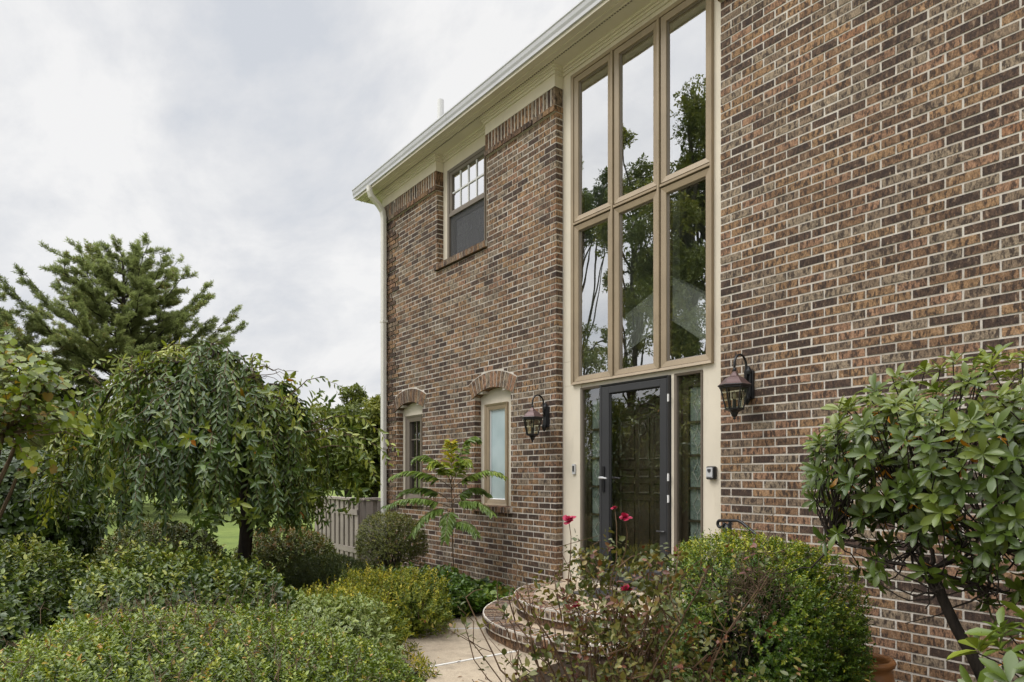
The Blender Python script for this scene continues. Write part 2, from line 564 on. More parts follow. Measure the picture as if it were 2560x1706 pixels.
def unit(a):
    return a / (np.linalg.norm(a, axis=-1, keepdims=True) + 1e-9)


def leaf_mesh(name, arrs, mat, parent, tpl='hex', kind=None):
    P = np.concatenate([a[0] for a in arrs]); D = unit(np.concatenate([a[1] for a in arrs])); Nn = np.concatenate([a[2] for a in arrs])
    L = np.concatenate([a[3] for a in arrs]); W = np.concatenate([a[4] for a in arrs]); T = np.concatenate([a[5] for a in arrs])
    S = unit(np.cross(D, Nn)); N2 = np.cross(S, D)
    tv, tf, rim = TPL[tpl]
    n, k = len(P), len(tv)
    V = (P[:, None, :] + S[:, None, :] * (W[:, None] * tv[None, :, 0])[..., None]
         + D[:, None, :] * (L[:, None] * tv[None, :, 1])[..., None]
         + N2[:, None, :] * (L[:, None] * tv[None, :, 2])[..., None]).reshape(-1, 3)
    flat = np.concatenate([np.array(f) for f in tf])
    tot = np.array([len(f) for f in tf])
    loops = (flat[None, :] + (np.arange(n) * k)[:, None]).reshape(-1)
    totals = np.tile(tot, n)
    starts = np.concatenate([[0], np.cumsum(totals)[:-1]])
    me = bpy.data.meshes.new(name)
    me.vertices.add(len(V)); me.vertices.foreach_set('co', V.astype('f').ravel())
    me.loops.add(len(loops)); me.loops.foreach_set('vertex_index', loops.astype('i'))
    me.polygons.add(len(totals)); me.polygons.foreach_set('loop_start', starts.astype('i')); me.polygons.foreach_set('loop_total', totals.astype('i'))
    a = me.attributes.new('tint', 'FLOAT', 'FACE'); a.data.foreach_set('value', np.repeat(T, len(tf)).astype('f'))
    if any(rim):
        r = me.attributes.new('rim', 'FLOAT', 'FACE'); r.data.foreach_set('value', np.tile(np.array(rim, 'f'), n))
    me.update(calc_edges=True)
    o = link(name, me, mat, parent)
    if kind: o['kind'] = kind
    return o


def frame(A):
    ref = np.where(np.abs(A[:, 2:3]) < .9, np.array([[0, 0, 1.]]), np.array([[1., 0, 0]]))
    U = unit(np.cross(A, ref))
    return U, np.cross(A, U)


def shoots(rng, B, A, n, Ls, ll, lw, spread=1.0, t0=0.0, lo=.25, hi=.8, jit=.25, tint=None, tj=.25, flat=0.0):
    """n leaves spiralled round each shoot (base B, axis A)"""
    m = len(B)
    A = unit(A)
    U, Vv = frame(A)
    ph = rng.uniform(0, 2 * PI, m)
    Ls = np.broadcast_to(Ls, (m,))
    out = [[] for _ in range(6)]
    base_t = rng.uniform(0, 1, m) if tint is None else tint
    for k in range(n):
        t = t0 + (1 - t0) * (k + .5) / n
        an = ph + k * 2.4
        R = U * np.cos(an)[:, None] + Vv * np.sin(an)[:, None]
        D = unit(A * (lo + (hi - lo) * t) + R * spread * (1.1 - .4 * t) + rng.normal(0, jit, (m, 3)))
        N = A + rng.normal(0, .25, (m, 3)) + np.array([0, 0, flat])
        s = rng.uniform(.6, 1.3, m)
        out[0].append(B + A * (Ls * t)[:, None]); out[1].append(D); out[2].append(N)
        out[3].append(ll * s); out[4].append(lw * s * rng.uniform(.85, 1.15, m))
        out[5].append(np.clip(base_t + rng.normal(0, tj, m), 0, 1))
    return tuple(np.concatenate(o) for o in out)


CAMP = np.array([0, -4.88, 1.48])


def lumps(rng, n=10, amp=.1, freq=(2, 7)):
    K = rng.normal(0, 1, (n, 3)); K = unit(K) * rng.uniform(*freq, (n, 1))
    ph = rng.uniform(0, 2 * PI, n)
    a = rng.uniform(.4, 1, n) * amp / math.sqrt(n)
    return lambda d: (np.cos(d @ K.T + ph) * a).sum(1)


def shell(rng, n, c, r, expo=2.0, lump=.1, thick=.12, zmin=0.03, up=.5, back=.4, freq=(2, 7)):
    """points and outward axes on a lumpy superellipsoid; fewer on the far side"""
    d = unit(rng.normal(0, 1, (n, 3)))
    q = (np.abs(d) ** expo).sum(1) ** (-1 / expo)
    f = lumps(rng, 12, lump, freq)
    sc = q * (1 + f(d)) * (1 - thick * rng.uniform(0, 1, n) ** 2)
    P = np.array(c) + d * np.array(r) * sc[:, None]
    nrm = unit(np.sign(d) * np.abs(d * q[:, None]) ** (expo - 1) / np.array(r))
    face = (unit(CAMP - P) * nrm).sum(1)
    keep = (P[:, 2] > zmin) & ((face > -.25) | (rng.uniform(0, 1, n) < back))
    P, nrm, d = P[keep], nrm[keep], d[keep]
    A = unit(nrm + np.array([0, 0, up]) + rng.normal(0, .3, P.shape))
    return P, A, d


def bez(p0, p1, p2, n=8):
    p0, p1, p2 = map(lambda p: np.array(p, float), (p0, p1, p2))
    return [(1 - t) ** 2 * p0 + 2 * t * (1 - t) * p1 + t * t * p2 for t in np.linspace(0, 1, n)]


def wiggle(pts, rng, amp):
    pts = [np.array(p, float) for p in pts]
    for i in range(1, len(pts)):
        pts[i] = pts[i] + rng.normal(0, amp, 3) * min(1, i / 2)
    return pts


def stems(rng, base, c, r, n, rad=.012, mat='twig', parent=None, name='stem'):
    mb = MB()
    for _ in range(n):
        d = unit(rng.normal(0, 1, 3)[None])[0]
        d[2] = abs(d[2]) * .8
        e = np.array(c) + d * np.array(r) * rng.uniform(.75, .95)
        b = np.array(base) + np.array([rng.normal(0, .06), rng.normal(0, .06), 0])
        mid = (b + e) / 2 + np.array([0, 0, .1]) + rng.normal(0, .06, 3)
        mb.tube(wiggle(bez(b, mid, e, 7), rng, .012), list(np.linspace(rad, rad * .3, 7)), 5)
    return mb.build(name, M[mat], parent)


# ------------------------------------------------------------------ ground, walk
def grid_sheet(name, x0, x1, y0, y1, z, nx, ny, mat, amp=0, seed=1):
    rng = np.random.default_rng(seed)
    mb = MB()
    f = lumps(rng, 8, amp * 2.2, (.3, 1.6))
    vs = []
    for j in range(ny + 1):
        for i in range(nx + 1):
            x = x0 + (x1 - x0) * i / nx; y = y0 + (y1 - y0) * j / ny
            vs.append((x, y, z + (float(f(np.array([[x, y, 0.]]))[0]) if amp else 0)))
    fs = [(j * (nx + 1) + i, j * (nx + 1) + i + 1, (j + 1) * (nx + 1) + i + 1, (j + 1) * (nx + 1) + i) for j in range(ny) for i in range(nx)]
    mb.add(vs, fs)
    o = mb.build(name, mat, smooth=True)
    tag(o, kind='structure')
    return o


grid_sheet('lawn', -400, 400, -400, 400, -.03, 8, 8, M['lawn'])
tag(bpy.data.objects['lawn'], 'bright green mown lawn stretching behind the weeping tree and fence', 'lawn')
g = grid_sheet('planting_bed', -9.6, 2.2, -5.6, .06, -.012, 60, 30, M['mulch'], .012)
tag(g, 'dark mulch bed around the shrubs in front of the house', 'soil')

g = grid_sheet('bounce_slab', -30, 14, -22, -6.6, -.016, 12, 6, concrete_mat('bounce_slab_concrete', (.30, .27, .22), (.42, .38, .32)))  # out of view, added to bounce neutral light onto soffit and trim
tag(g, 'unseen pale concrete slab added in front of the garden to bounce light', 'bounce_slab')

# concrete walk: ring round the steps, then towards the camera side
walk = MB()
SC = (-4.65, 0.0)


def walk_outline():
    inner, outer = [], []
    for a in np.linspace(math.radians(182), math.radians(268), 14):
        inner.append((SC[0] + 1.32 * math.cos(a), SC[1] + 1.32 * math.sin(a)))
        ro = 1.44 + .92 * min(1, max(0, (a - math.radians(200)) / math.radians(62))) ** .8
        outer.append((SC[0] + ro * math.cos(a), SC[1] + ro * math.sin(a)))
    inner += [(-4.2, -1.36), (-3.5, -.9), (-2.75, -1.35), (-2.15, -2.45), (-1.1, -3.65), (.2, -4.9)]
    outer += [(-4.35, -2.42), (-3.75, -2.95), (-3.2, -3.45), (-2.4, -4.15), (-1.4, -4.95), (-.3, -6.0)]
    return inner, outer


wi, wo = walk_outline()
wv = [(x, y, .0) for x, y in wi] + [(x, y, .0) for x, y in wo]
n_ = len(wi)
walk.add(wv + [(x, y, -.1) for x, y in wi] + [(x, y, -.1) for x, y in wo],
         [(i, n_ + i, n_ + i + 1, i + 1) for i in range(n_ - 1)] + [(n_ + i, 3 * n_ + i, 3 * n_ + i + 1, n_ + i + 1) for i in range(n_ - 1)])
w_ob = walk.build('path', M['concrete'])
tag(w_ob, 'curved beige concrete walk with pale joint strips leading to the brick steps', 'path', kind='structure')
js = MB()


def strip(p, q, w=.013):
    p = np.array(p); q = np.array(q); d = (q - p) / np.linalg.norm(q - p); s = np.array([-d[1], d[0]]) * w
    z0, z1 = -.02, .006
    c = [p - s, q - s, q + s, p + s]
    js.hexa([(*a, z0) for a in c] + [(*a, z1) for a in c])


strip((-5.45, -1.17), (-5.78, -1.68))
strip((-4.585, -1.41), (-4.61, -2.40))
strip((-3.35, -1.62), (-3.72, -2.9))
js_ob = js.build('joint_strip', M['joint'], w_ob)

# ------------------------------------------------------------------ house
random.seed(5)
house = thing('brick_house', 'two storey brown brick house with cream trim and tall entry window', 'house', (-5, 1, 0))
HB = []


def hpart(mb, name, mat, parent=None, **kw):
    o = mb.build(name, mat, parent if parent is not None else house, **kw)
    o.matrix_parent_inverse = house.matrix_world.inverted()
    if parent is None or parent is house:
        o.location = (5, -1, 0)
        o.matrix_parent_inverse.identity()
    else:
        o.matrix_parent_inverse.identity()
    return o


CH = .0677
BL = .2032
JT = .014
ZB = -.0517
NC = 82
WIN_U = (-8.37, -7.13, 4.45)
ARCH = [(-9.595, -8.795), (-7.412, -6.615)]
SPRING, INCROWN, OUTCROWN, SILLB = 2.49, 2.58, 2.785, 1.02


def circ(half, rise):
    R = (half * half + rise * rise) / (2 * rise)
    return R


def holes_left(z, outer):
    h = []
    if z > WIN_U[2] - .09: h.append((WIN_U[0], WIN_U[1]))
    for a, b in ARCH:
        c = (a + b) / 2; hw = (b - a) / 2
        if SILLB < z < SPRING + .001 and not (outer and z > SPRING):
            h.append((a, b))
        Ri = circ(hw, INCROWN - SPRING); czi = INCROWN - Ri
        if outer:
            Ro = Ri + (OUTCROWN - INCROWN)
            if SPRING - .05 < z < OUTCROWN:
                w = Ro * Ro - (z - czi) ** 2
                if w > 0:
                    w = min(math.sqrt(w), hw + .055)
                    h.append((c - w, c + w))
        elif SPRING <= z < INCROWN:
            w = Ri * Ri - (z - czi) ** 2
            if w > 0: h.append((c - min(hw, math.sqrt(w)), c + min(hw, math.sqrt(w))))
        if outer and SILLB < z < SILLB + .085:
            h.append((a - .03, b + .03))
    return h


def subtract(a, b, holes):
    segs = [(a, b)]
    for p, q in holes:
        ns = []
        for s, e in segs:
            if q <= s or p >= e: ns.append((s, e)); continue
            if p > s: ns.append((s, p))
            if q < e: ns.append((q, e))
        segs = ns
    return segs


def brick_wall(xa, xb, holes, anchor, name, quoin=False):
    br = MB(); mo = MB()
    for i in range(NC):
        z0 = ZB + i * CH; z1 = z0 + CH
        zm = (z0 + z1) / 2
        hi = holes(zm, False); ho = holes(zm, True)
        for s, e in subtract(xa, xb, hi):
            mo.box(s + .002, e - .002, .0022, .095, z0, z1)
        k0 = math.floor((xa - anchor) / BL) - 2
        x = anchor + k0 * BL + (BL / 2 if i % 2 else 0)
        while x < xb:
            a, b = max(x, xa), min(x + BL, xb)
            x += BL
            if b - a < .02: continue
            for s, e in subtract(a, b, ho):
                if e - s < .022: continue
                left = s + (JT / 2 if s > xa + .001 else 0); right = e - (JT / 2 if e < xb - .001 else 0)
                for p, q in ho:           # full bricks right up to an opening
                    if abs(s - q) < 1e-6: left = s
                    if abs(e - p) < 1e-6: right = e
                if right - left < .012: continue
                pr = random.uniform(-.001, .0035)
                if quoin and left < xa + (.40 if (i // 5) % 2 else .25) and i < NC - 1 and i % 5 != 4:
                    pr = .016 + random.uniform(0, .002)
                br.box(left + random.uniform(-.001, .001), right + random.uniform(-.001, .001), -pr, .1, z0 + JT / 2, z1 - JT / 2, random.random(), jit=.0012)
    w = hpart(mo, 'brick_wall', M['mortar'])
    hpart(br, 'brickwork', M['brick'], w)
    return w, br


def soldier_band(xa, xb, w):
    br = MB(); mo = MB()
    zt = 5.77
    mo.box(xa + .002, xb - .002, -.0195, .095, 5.50, zt)
    x = xa
    pitch = .0677
    nb = int((xb - xa) / pitch); pitch = (xb - xa) / nb
    for k in range(nb):
        br.box(xa + k * pitch + (JT * .62 if k else -.003), xa + (k + 1) * pitch - (JT * .62 if k < nb - 1 else -.003), -.02 - random.uniform(0, .003), .1, 5.57 + JT / 2, zt, random.random(), jit=.0012)
    nb = max(1, round((xb - xa) / BL)); p2 = (xb - xa) / nb
    for k in range(nb):
        br.box(xa + k * p2 + (JT / 2 if k else -.008), xa + (k + 1) * p2 - (JT / 2 if k < nb - 1 else -.008), -.036 - random.uniform(0, .004), .1, 5.50 + .003, 5.57 - JT / 2, random.random() * .9, jit=.0012)
    hpart(mo, 'soldier_mortar', M['mortar'], w)
    hpart(br, 'soldier_course', M['brick'], w)


XL, XE0, XE1, XR = -10.05, -5.774, -3.61, 1.8
wl, _ = brick_wall(XL, XE0, holes_left, XE0, 'brick_wall', True)
wr, _ = brick_wall(XE1, XR, lambda z, o: [], XE1 + BL * .5, 'brick_wall')
soldier_band(XL, WIN_U[0], wl)
soldier_band(WIN_U[1], XE0, wl)
soldier_band(XE1, XR, wr)

# brick arches and sills
for a, b in ARCH:
    c = (a + b) / 2; hw = (b - a) / 2
    Ri = circ(hw, INCROWN - SPRING); cz = INCROWN - Ri; Ro = Ri + (OUTCROWN - INCROWN)
    half = math.asin((hw + .04) / Ri)
    nb = 13
    br = MB(); mo = MB()
    for k in range(nb):
        a0 = -half + 2 * half * k / nb; a1 = -half + 2 * half * (k + 1) / nb
        g = .0048 / Ri

        def pt(r, an, y): return (c + r * math.sin(an), y, cz + r * math.cos(an))
        y0 = -.012 - random.uniform(0, .004)
        for tgt, yy, gg, r0, r1 in ((br, y0, g, Ri, Ro - .008), (mo, -.0105, 0, Ri + .004, Ro + .002)):
            p, q = a0 + gg, a1 - gg
            tgt.hexa([pt(r0, p, yy), pt(r0, q, yy), pt(r0, q, .1 - (tgt is mo) * .004), pt(r0, p, .1 - (tgt is mo) * .004),
                      pt(r1, p, yy), pt(r1, q, yy), pt(r1, q, .1 - (tgt is mo) * .004), pt(r1, p, .1 - (tgt is mo) * .004)], .2 + .7 * random.random())
    hpart(mo, 'arch_mortar', M['mortar'], wl)
    hpart(br, 'brick_arch', M['brick'], wl)


def rowlock_sill(xa, xb, zt, zb):
    br = MB(); mo = MB()
    nb = round((xb - xa) / .0677); p = (xb - xa) / nb
    mo.hexa([(xa + .003, -.034, zb + .006), (xb - .003, -.034, zb + .006), (xb - .003, .1, zb + .006), (xa + .003, .1, zb + .006),
             (xa + .003, -.034, zt - .0135), (xb - .003, -.034, zt - .0135), (xb - .003, .12, zt + .0), (xa + .003, .12, zt + .0)])
    for k in range(nb):
        s, e = xa + k * p + .005, xa + (k + 1) * p - .005
        y0 = -.036 - random.uniform(0, .004)
        br.hexa([(s, y0, zb), (e, y0, zb), (e, .098, zb), (s, .098, zb), (s, y0, zt - .012), (e, y0, zt - .012), (e, .118, zt + .006), (s, .118, zt + .006)], random.random() * .85)
    hpart(mo, 'sill_mortar', M['mortar'], wl)
    hpart(br, 'brick_sill', M['brick'], wl)


rowlock_sill(WIN_U[0] - .04, WIN_U[1] + .02, 4.455, 4.362)
for a, b in ARCH: rowlock_sill(a - .03, b + .03, 1.10, SILLB)

# solid core behind the facing, near-black in place of unlit rooms; foyer left open
mb = MB()
mb.box(XL + .02, -5.80, .21, 7.5, -.05, 6.1)
mb.box(-3.585, XR, .12, 7.5, -.05, 6.1)
mb.box(XL + .004, XL + .02, .1, 7.5, -.05, 5.98)
hpart(mb, 'dark_core', M['gap'])
mb = MB()
mb.box(-5.796, -5.74, .30, 4.6, .3, 6.05); mb.box(-3.64, -3.589, .30, 4.6, .3, 6.05)
mb.box(-5.74, -5.5, 4.54, 4.596, .3, 6.0); mb.box(-3.9, -3.64, 4.54, 4.596, .3, 6.0); mb.box(-5.5, -3.9, 4.54, 4.596, .3, 1.4); mb.box(-5.5, -3.9, 4.54, 4.596, 5.4, 6.0); mb.box(-5.74, -3.64, .30, 4.54, 6.0, 6.05); mb.box(-5.74, -3.64, .30, 4.54, .25, .3)
hpart(mb, 'foyer_wall', M['room'])
mb = MB(); mb.box(-5.5, -3.9, 4.56, 4.566, 1.4, 5.4); hpart(mb, 'added_rear_window', M['lampglass'])  # unseen opening and pane, added to let daylight onto the foyer and stair
mb = MB()   # stair flight and landing seen through the lower panes
mb.hexa([(-5.70, .7, 2.75), (-4.75, .7, 3.10), (-4.75, .9, 3.10), (-5.70, .9, 2.75), (-5.70, .7, 3.15), (-4.75, .7, 3.55), (-4.75, .9, 3.55), (-5.70, .9, 3.15)])
mb.hexa([(-4.745, .7, 3.10), (-3.66, .7, 2.35), (-3.66, .9, 2.35), (-4.745, .9, 3.10), (-4.745, .7, 3.55), (-3.66, .7, 2.85), (-3.66, .9, 2.85), (-4.745, .9, 3.55)])
mb.box(-4.9, -4.78, .72, .88, 3.56, 4.4)
hpart(mb, 'stair', M['stairwhite'])

# trim boards of the recesses
mb = MB()
Y0, Y1 = .10, .205
mb.box(XE0 - .03, -5.605, Y0, Y1, 2.73, 6.0)
mb.box(XE0 - .03, -5.605, Y0 - .002, Y1, 2.462, 2.727)
mb.box(-3.755, XE1 + .03, Y0, Y1, 2.462, 6.0)
mb.box(-5.605, -3.755, Y0, Y1, 5.832, 6.0)
mb.box(XE0 - .03, -5.478, Y0, Y1, .30, 2.462)
mb.box(-3.873, XE1 + .03, Y0, Y1, .30, 2.462)
mb.box(-5.478, -3.873, Y0 + .012, Y1, 2.418, 2.462)
mb.box(-4.228, -4.192, Y0 - .006, Y1, .36, 2.418)
mb.box(-5.478, -4.228, Y0 - .03, Y1, .30, .352)
mb.box(-4.192, -3.873, Y0 - .01, Y1, .30, .40)
hpart(mb, 'entry_trim', M['cream'])
mb = MB()
mb.box(WIN_U[0] - .02, -8.222, Y0, Y1, 4.452, 6.0)
mb.box(-7.285, WIN_U[1] + .02, Y0, Y1, 4.452, 6.0)
mb.box(-8.222, -7.285, Y0, Y1, 5.735, 6.0)
hpart(mb, 'window_trim', M['cream'])
# thin caulk bead where trim meets brick
mb = MB()
for x in (XE0 + .003, ):
    mb.box(x, x + .01, .092, .104, .35, 5.77)
hpart(mb, 'sealant_bead', M['mortar'])

# arched trim of the small windows
FR = [(-9.47, -8.95), (-7.293, -6.80)]
for (a, b), (fa, fb) in zip(ARCH, FR):
    mb = MB()
    c = (a + b) / 2; hw = (b - a) / 2
    Ri = circ(hw, INCROWN - SPRING); cz = INCROWN - Ri
    ftop = 2.388
    mb.box(a - .015, fa, Y0, Y1, 1.10, ftop); mb.box(fb, b + .015, Y0, Y1, 1.10, ftop)
    xs = np.linspace(a - .015, b + .015, 14)
    for x0, x1 in zip(xs[:-1], xs[1:]):
        def zt(x): return cz + math.sqrt(max(0, Ri * Ri - (x - c) ** 2)) + .03
        mb.hexa([(x0, Y0, ftop), (x1, Y0, ftop), (x1, Y1, ftop), (x0, Y1, ftop), (x0, Y0, zt(x0)), (x1, Y0, zt(x1)), (x1, Y1, zt(x1)), (x0, Y1, zt(x0))])
    hpart(mb, 'arch_trim', M['cream'])


def bars(mb, x0, x1, z0, z1, w, y0, y1):
    """mitred rectangular frame"""
    o = [(x0, z0), (x1, z0), (x1, z1), (x0, z1)]
    i = [(x0 + w, z0 + w), (x1 - w, z0 + w), (x1 - w, z1 - w), (x0 + w, z1 - w)]
    yb = y0 + .012    # slight slope of the face towards the glass
    for k in range(4):
        k2 = (k + 1) % 4
        mb.hexa([(o[k][0], y0, o[k][1]), (o[k2][0], y0, o[k2][1]), (o[k2][0], y1, o[k2][1]), (o[k][0], y1, o[k][1]),
                 (i[k][0], yb, i[k][1]), (i[k2][0], yb, i[k2][1]), (i[k2][0], y1, i[k2][1]), (i[k][0], y1, i[k][1])])


def pane(x0, x1, z0, z1, y, name, mat, parent):
    mb = MB()
    mb.box(x0, x1, y, y + .006, z0, z1)
    return hpart(mb, name, mat, parent)


# tall entry window: six sashes in two rows
mb = MB()
WX = [-5.605, -4.988, -4.372, -3.755]
WZ = [2.462, 4.21, 5.832]
bars(mb, WX[0], WX[3], WZ[0], WZ[2], .028, .062, .2)
for x in WX[1:3]:
    mb.box(x - .013, x + .013, .068, .2, WZ[0] + .028, WZ[2] - .028)
for k in range(3):
    mb.box(WX[k] + .02, WX[k + 1] - .02, .072, .2, WZ[1] - .011, WZ[1] + .011)
ew = hpart(mb, 'entry_window', M['bronze'])
for r in range(2):
    for k in range(3):
        x0 = WX[k] + (.033 if k == 0 else .026); x1 = WX[k + 1] - (.033 if k == 2 else .026)
        z0 = WZ[r] + (.033 if r == 0 else .026); z1 = WZ[r + 1] - (.033 if r == 1 else .026)
        s = MB(); bars(s, x0, x1, z0, z1, .052, .084, .19)
        hpart(s, 'sash', M['bronze'], ew)
        s = MB(); bars(s, x0 + .052, x1 - .052, z0 + .052, z1 - .052, .012, .112, .135)
        hpart(s, 'glazing_bead', M['silver'] if False else M['taupe'], ew)
        pane(x0 + .05, x1 - .05, z0 + .05, z1 - .05, .125, 'pane', M['glass'], ew)
mb = MB()
mb.box(WX[0] + .03, WX[3] - .03, .199, .206, WZ[0], WZ[0] + .03)
hpart(mb, 'window_stool', M['gap'], ew)

# upper double hung window
mb = MB(); bars(mb, -8.222, -7.285, 4.462, 5.735, .035, .075, .2)
mb.box(-8.187, -7.32, .085, .2, 5.08, 5.125)
uw = hpart(mb, 'upper_window', M['taupe'])
s = MB(); bars(s, -8.185, -7.322, 5.125, 5.698, .035, .095, .19); hpart(s, 'upper_sash', M['taupe'], uw)
pane(-8.155, -7.352, 5.15, 5.67, .13, 'upper_pane', M['paneglass'], uw)
s = MB()
for k in range(1, 4): s.box(-8.15 + .8 * k / 4 - .009, -8.15 + .8 * k / 4 + .009, .118, .129, 5.16, 5.664)
s.box(-8.15, -7.355, .1165, .1275, 5.40, 5.42)
hpart(s, 'muntin_grid', M['white'], uw)
s = MB(); bars(s, -8.185, -7.322, 4.498, 5.079, .05, .115, .19); hpart(s, 'lower_sash', M['taupe'], uw)
pane(-8.14, -7.37, 4.545, 5.03, .15, 'lower_pane', M['dkglass'], uw)
s = MB()
for k in range(1, 4): s.box(-8.15 + .8 * k / 4 - .009, -8.15 + .8 * k / 4 + .009, .158, .165, 4.54, 5.03)
s.box(-8.15, -7.355, .157, .164, 4.79, 4.81)
hpart(s, 'lower_muntin_grid', M['taupe'], uw)
s = MB(); s.box(-8.10, -7.86, .17, .18, 4.62, 4.93); hpart(s, 'white_panel', M['white'], uw)  # white panel put in for the bright patch behind the lower sash
s = MB(); s.box(-8.184, -7.323, .108, .1105, 4.50, 5.078); hpart(s, 'insect_screen', M['screen'], uw)

# small arched windows
mb = MB(); bars(mb, FR[0][0], FR[0][1], 1.10, 2.388, .03, .07, .2)
aw = hpart(mb, 'arched_window', M['taupe'])
s = MB(); bars(s, FR[0][0] + .032, FR[0][1] - .032, 1.132, 2.356, .06, .085, .19); hpart(s, 'sash', M['taupe'], aw)
pane(FR[0][0] + .09, FR[0][1] - .09, 1.19, 2.30, .14, 'pane', M['dkglass'], aw)
s = MB()
xm = (FR[0][0] + FR[0][1]) / 2
s.box(xm - .008, xm + .008, .126, .137, 1.19, 2.298)
for k in range(1, 4): s.box(FR[0][0] + .092, FR[0][1] - .092, .1245, .1355, 1.19 + 1.11 * k / 4 - .008, 1.19 + 1.11 * k / 4 + .008)
hpart(s, 'muntin_grid', M['taupe'], aw)
mb = MB(); bars(mb, FR[1][0], FR[1][1], 1.10, 2.388, .025, .07, .2)
aw2 = hpart(mb, 'arched_window', M['bronze'])
s = MB(); bars(s, FR[1][0] + .027, FR[1][1] - .027, 1.127, 2.361, .048, .085, .19); hpart(s, 'sash', M['bronze'], aw2)
s = MB(); bars(s, FR[1][0] + .075, FR[1][1] - .075, 1.175, 2.313, .01, .11, .15); hpart(s, 'glazing_bead', M['white'], aw2)
o_ = pane(FR[1][0] + .08, FR[1][1] - .08, 1.18, 2.31, .125, 'frosted_pane', M['frost'], aw2)
tag(o_, 'pale blue frosted pane')

# sidelights
def sidelight(x0, x1, gx0, gx1):
    mb = MB()
    bars(mb, x0, x1, .40 if x0 > -4.5 else .352, 2.418, .022, .085, .2)
    sl = hpart(mb, 'sidelight', M['taupe'])
    s = MB()
    s.box(x0 + .02, gx0 - .012, .165, .24, .42, 2.40); s.box(gx1 + .012, x1 - .02, .165, .24, .42, 2.40)
    s.box(gx0 - .012, gx1 + .012, .165, .24, 2.292, 2.40); s.box(gx0 - .012, gx1 + .012, .165, .24, .42, .76)
    zs = [.76, 1.06, 1.36, 1.66, 1.965, 2.292]
    for z in zs[1:-1]: s.box(gx0 - .012, gx1 + .012, .165, .24, z - .011, z + .011)
    hpart(s, 'inner_sash', M['door'], sl)
    for z0, z1 in zip(zs[:-1], zs[1:]):
        pane(gx0 - .01, gx1 + .01, z0 + .012, z1 - .012, .19, 'leaded_pane', M['leaded'], sl)
    xm = (gx0 + gx1) / 2
    for z0, z1 in zip(zs[:-1], zs[1:]):
        s = MB()
        zc = (z0 + z1) / 2
        dx, dz = (gx1 - gx0) * .33, .085
        P4 = [(xm, .187, zc - dz), (xm + dx, .187, zc), (xm, .187, zc + dz), (xm - dx, .187, zc)]
        for k in range(4): s.tube([P4[k], P4[(k + 1) % 4]], .003, 4)
        s.tube([(xm, .187, z0 + .015), P4[0]], .003, 4); s.tube([P4[2], (xm, .187, z1 - .015)], .003, 4)
        hpart(s, 'lead_came', M['silver'], sl)
    pane(x0 + .02, x1 - .02, .43, 2.397, .115, 'outer_pane', M['doorglass'], sl)


sidelight(-5.476, -5.155, -5.385, -5.215)
sidelight(-4.190, -3.875, -4.075, -3.925)

# front door and storm door
mb = MB()
mb.box(-5.15, -4.235, .235, .28, .352, 2.418)
dr = hpart(mb, 'front_door', M['door'])
mb = MB()
pw = [(-5.04, -4.80), (-4.785, -4.60), (-4.585, -4.345)]
for x0, x1 in pw:
    for z0, z1 in ((.52, 1.24), (1.29, 1.41), (1.45, 1.55), (1.63, 2.06), (2.09, 2.19), (2.22, 2.33)):
        bars(mb, x0 + .02, x1 - .02, z0 + .01, z1 - .01, .016, .224, .236)
hpart(mb, 'door_panel', M['door'], dr)
mb = MB()
mb.tube([(-4.69 + .045 * math.cos(a), .20 + .01 * math.sin(a), 1.93 + .055 * math.sin(a)) for a in np.linspace(0, 2 * PI, 18)], .006, 6)
mb.lathe([(.022, 0), (.026, .01), (.015, .03)], (-4.69, .222, 1.975), 10)
hpart(mb, 'knocker', M['dkbronze'], dr)

mb = MB()
SX0, SX1, SZ0, SZ1 = -5.150, -4.236, .356, 2.412
bars(mb, SX0, SX1, SZ0, SZ1, .022, .055, .16)
GX0, GX1, GZ0, GZ1 = -5.022, -4.345, .56, 2.318
sy0, sy1 = .066, .12
mb.box(SX0 + .025, GX0, sy0, sy1, SZ0 + .02, SZ1 - .025); mb.box(GX1, SX1 - .025, sy0, sy1, SZ0 + .02, SZ1 - .025)
mb.box(GX0, GX1, sy0, sy1, GZ1, SZ1 - .025); mb.box(GX0, GX1, sy0, sy1, SZ0 + .02, GZ0)
sd = hpart(mb, 'storm_door', M['charcoal'], bevel=.004)
pane(GX0 - .005, GX1 + .005, GZ0 - .005, GZ1 + .005, .09, 'door_glass', M['doorglass'], sd)
mb = MB(); bars(mb, GX0 + .001, GX1 - .001, GZ0 + .001, GZ1 - .001, .012, .076, .089); hpart(mb, 'glass_gasket', M['black'], sd)
mb = MB()
mb.box(-5.112, -5.078, .053, .067, 1.31, 1.57)
hpart(mb, 'handle_plate', M['black'], sd)
mb = MB()
mb.tube([(-5.095, .055, 1.455), (-5.095, .005, 1.455), (-5.06, -.005, 1.453), (-4.985, -.004, 1.447)], [.012, .012, .011, .009], 8)
hpart(mb, 'door_handle', M['silver'], sd)
for z in (.62, 1.26, 1.46, 2.2):
    mb = MB(); mb.box(-4.240, -4.226, .05, .062, z - .035, z + .035)
    hpart(mb, 'hinge', M['white'], sd)
mb = MB()
mb.tube([(-4.37, .05, .95), (-4.3, .045, .95), (-4.27, .05, .95)], .01, 6)
hpart(mb, 'door_closer', M['black'], sd)

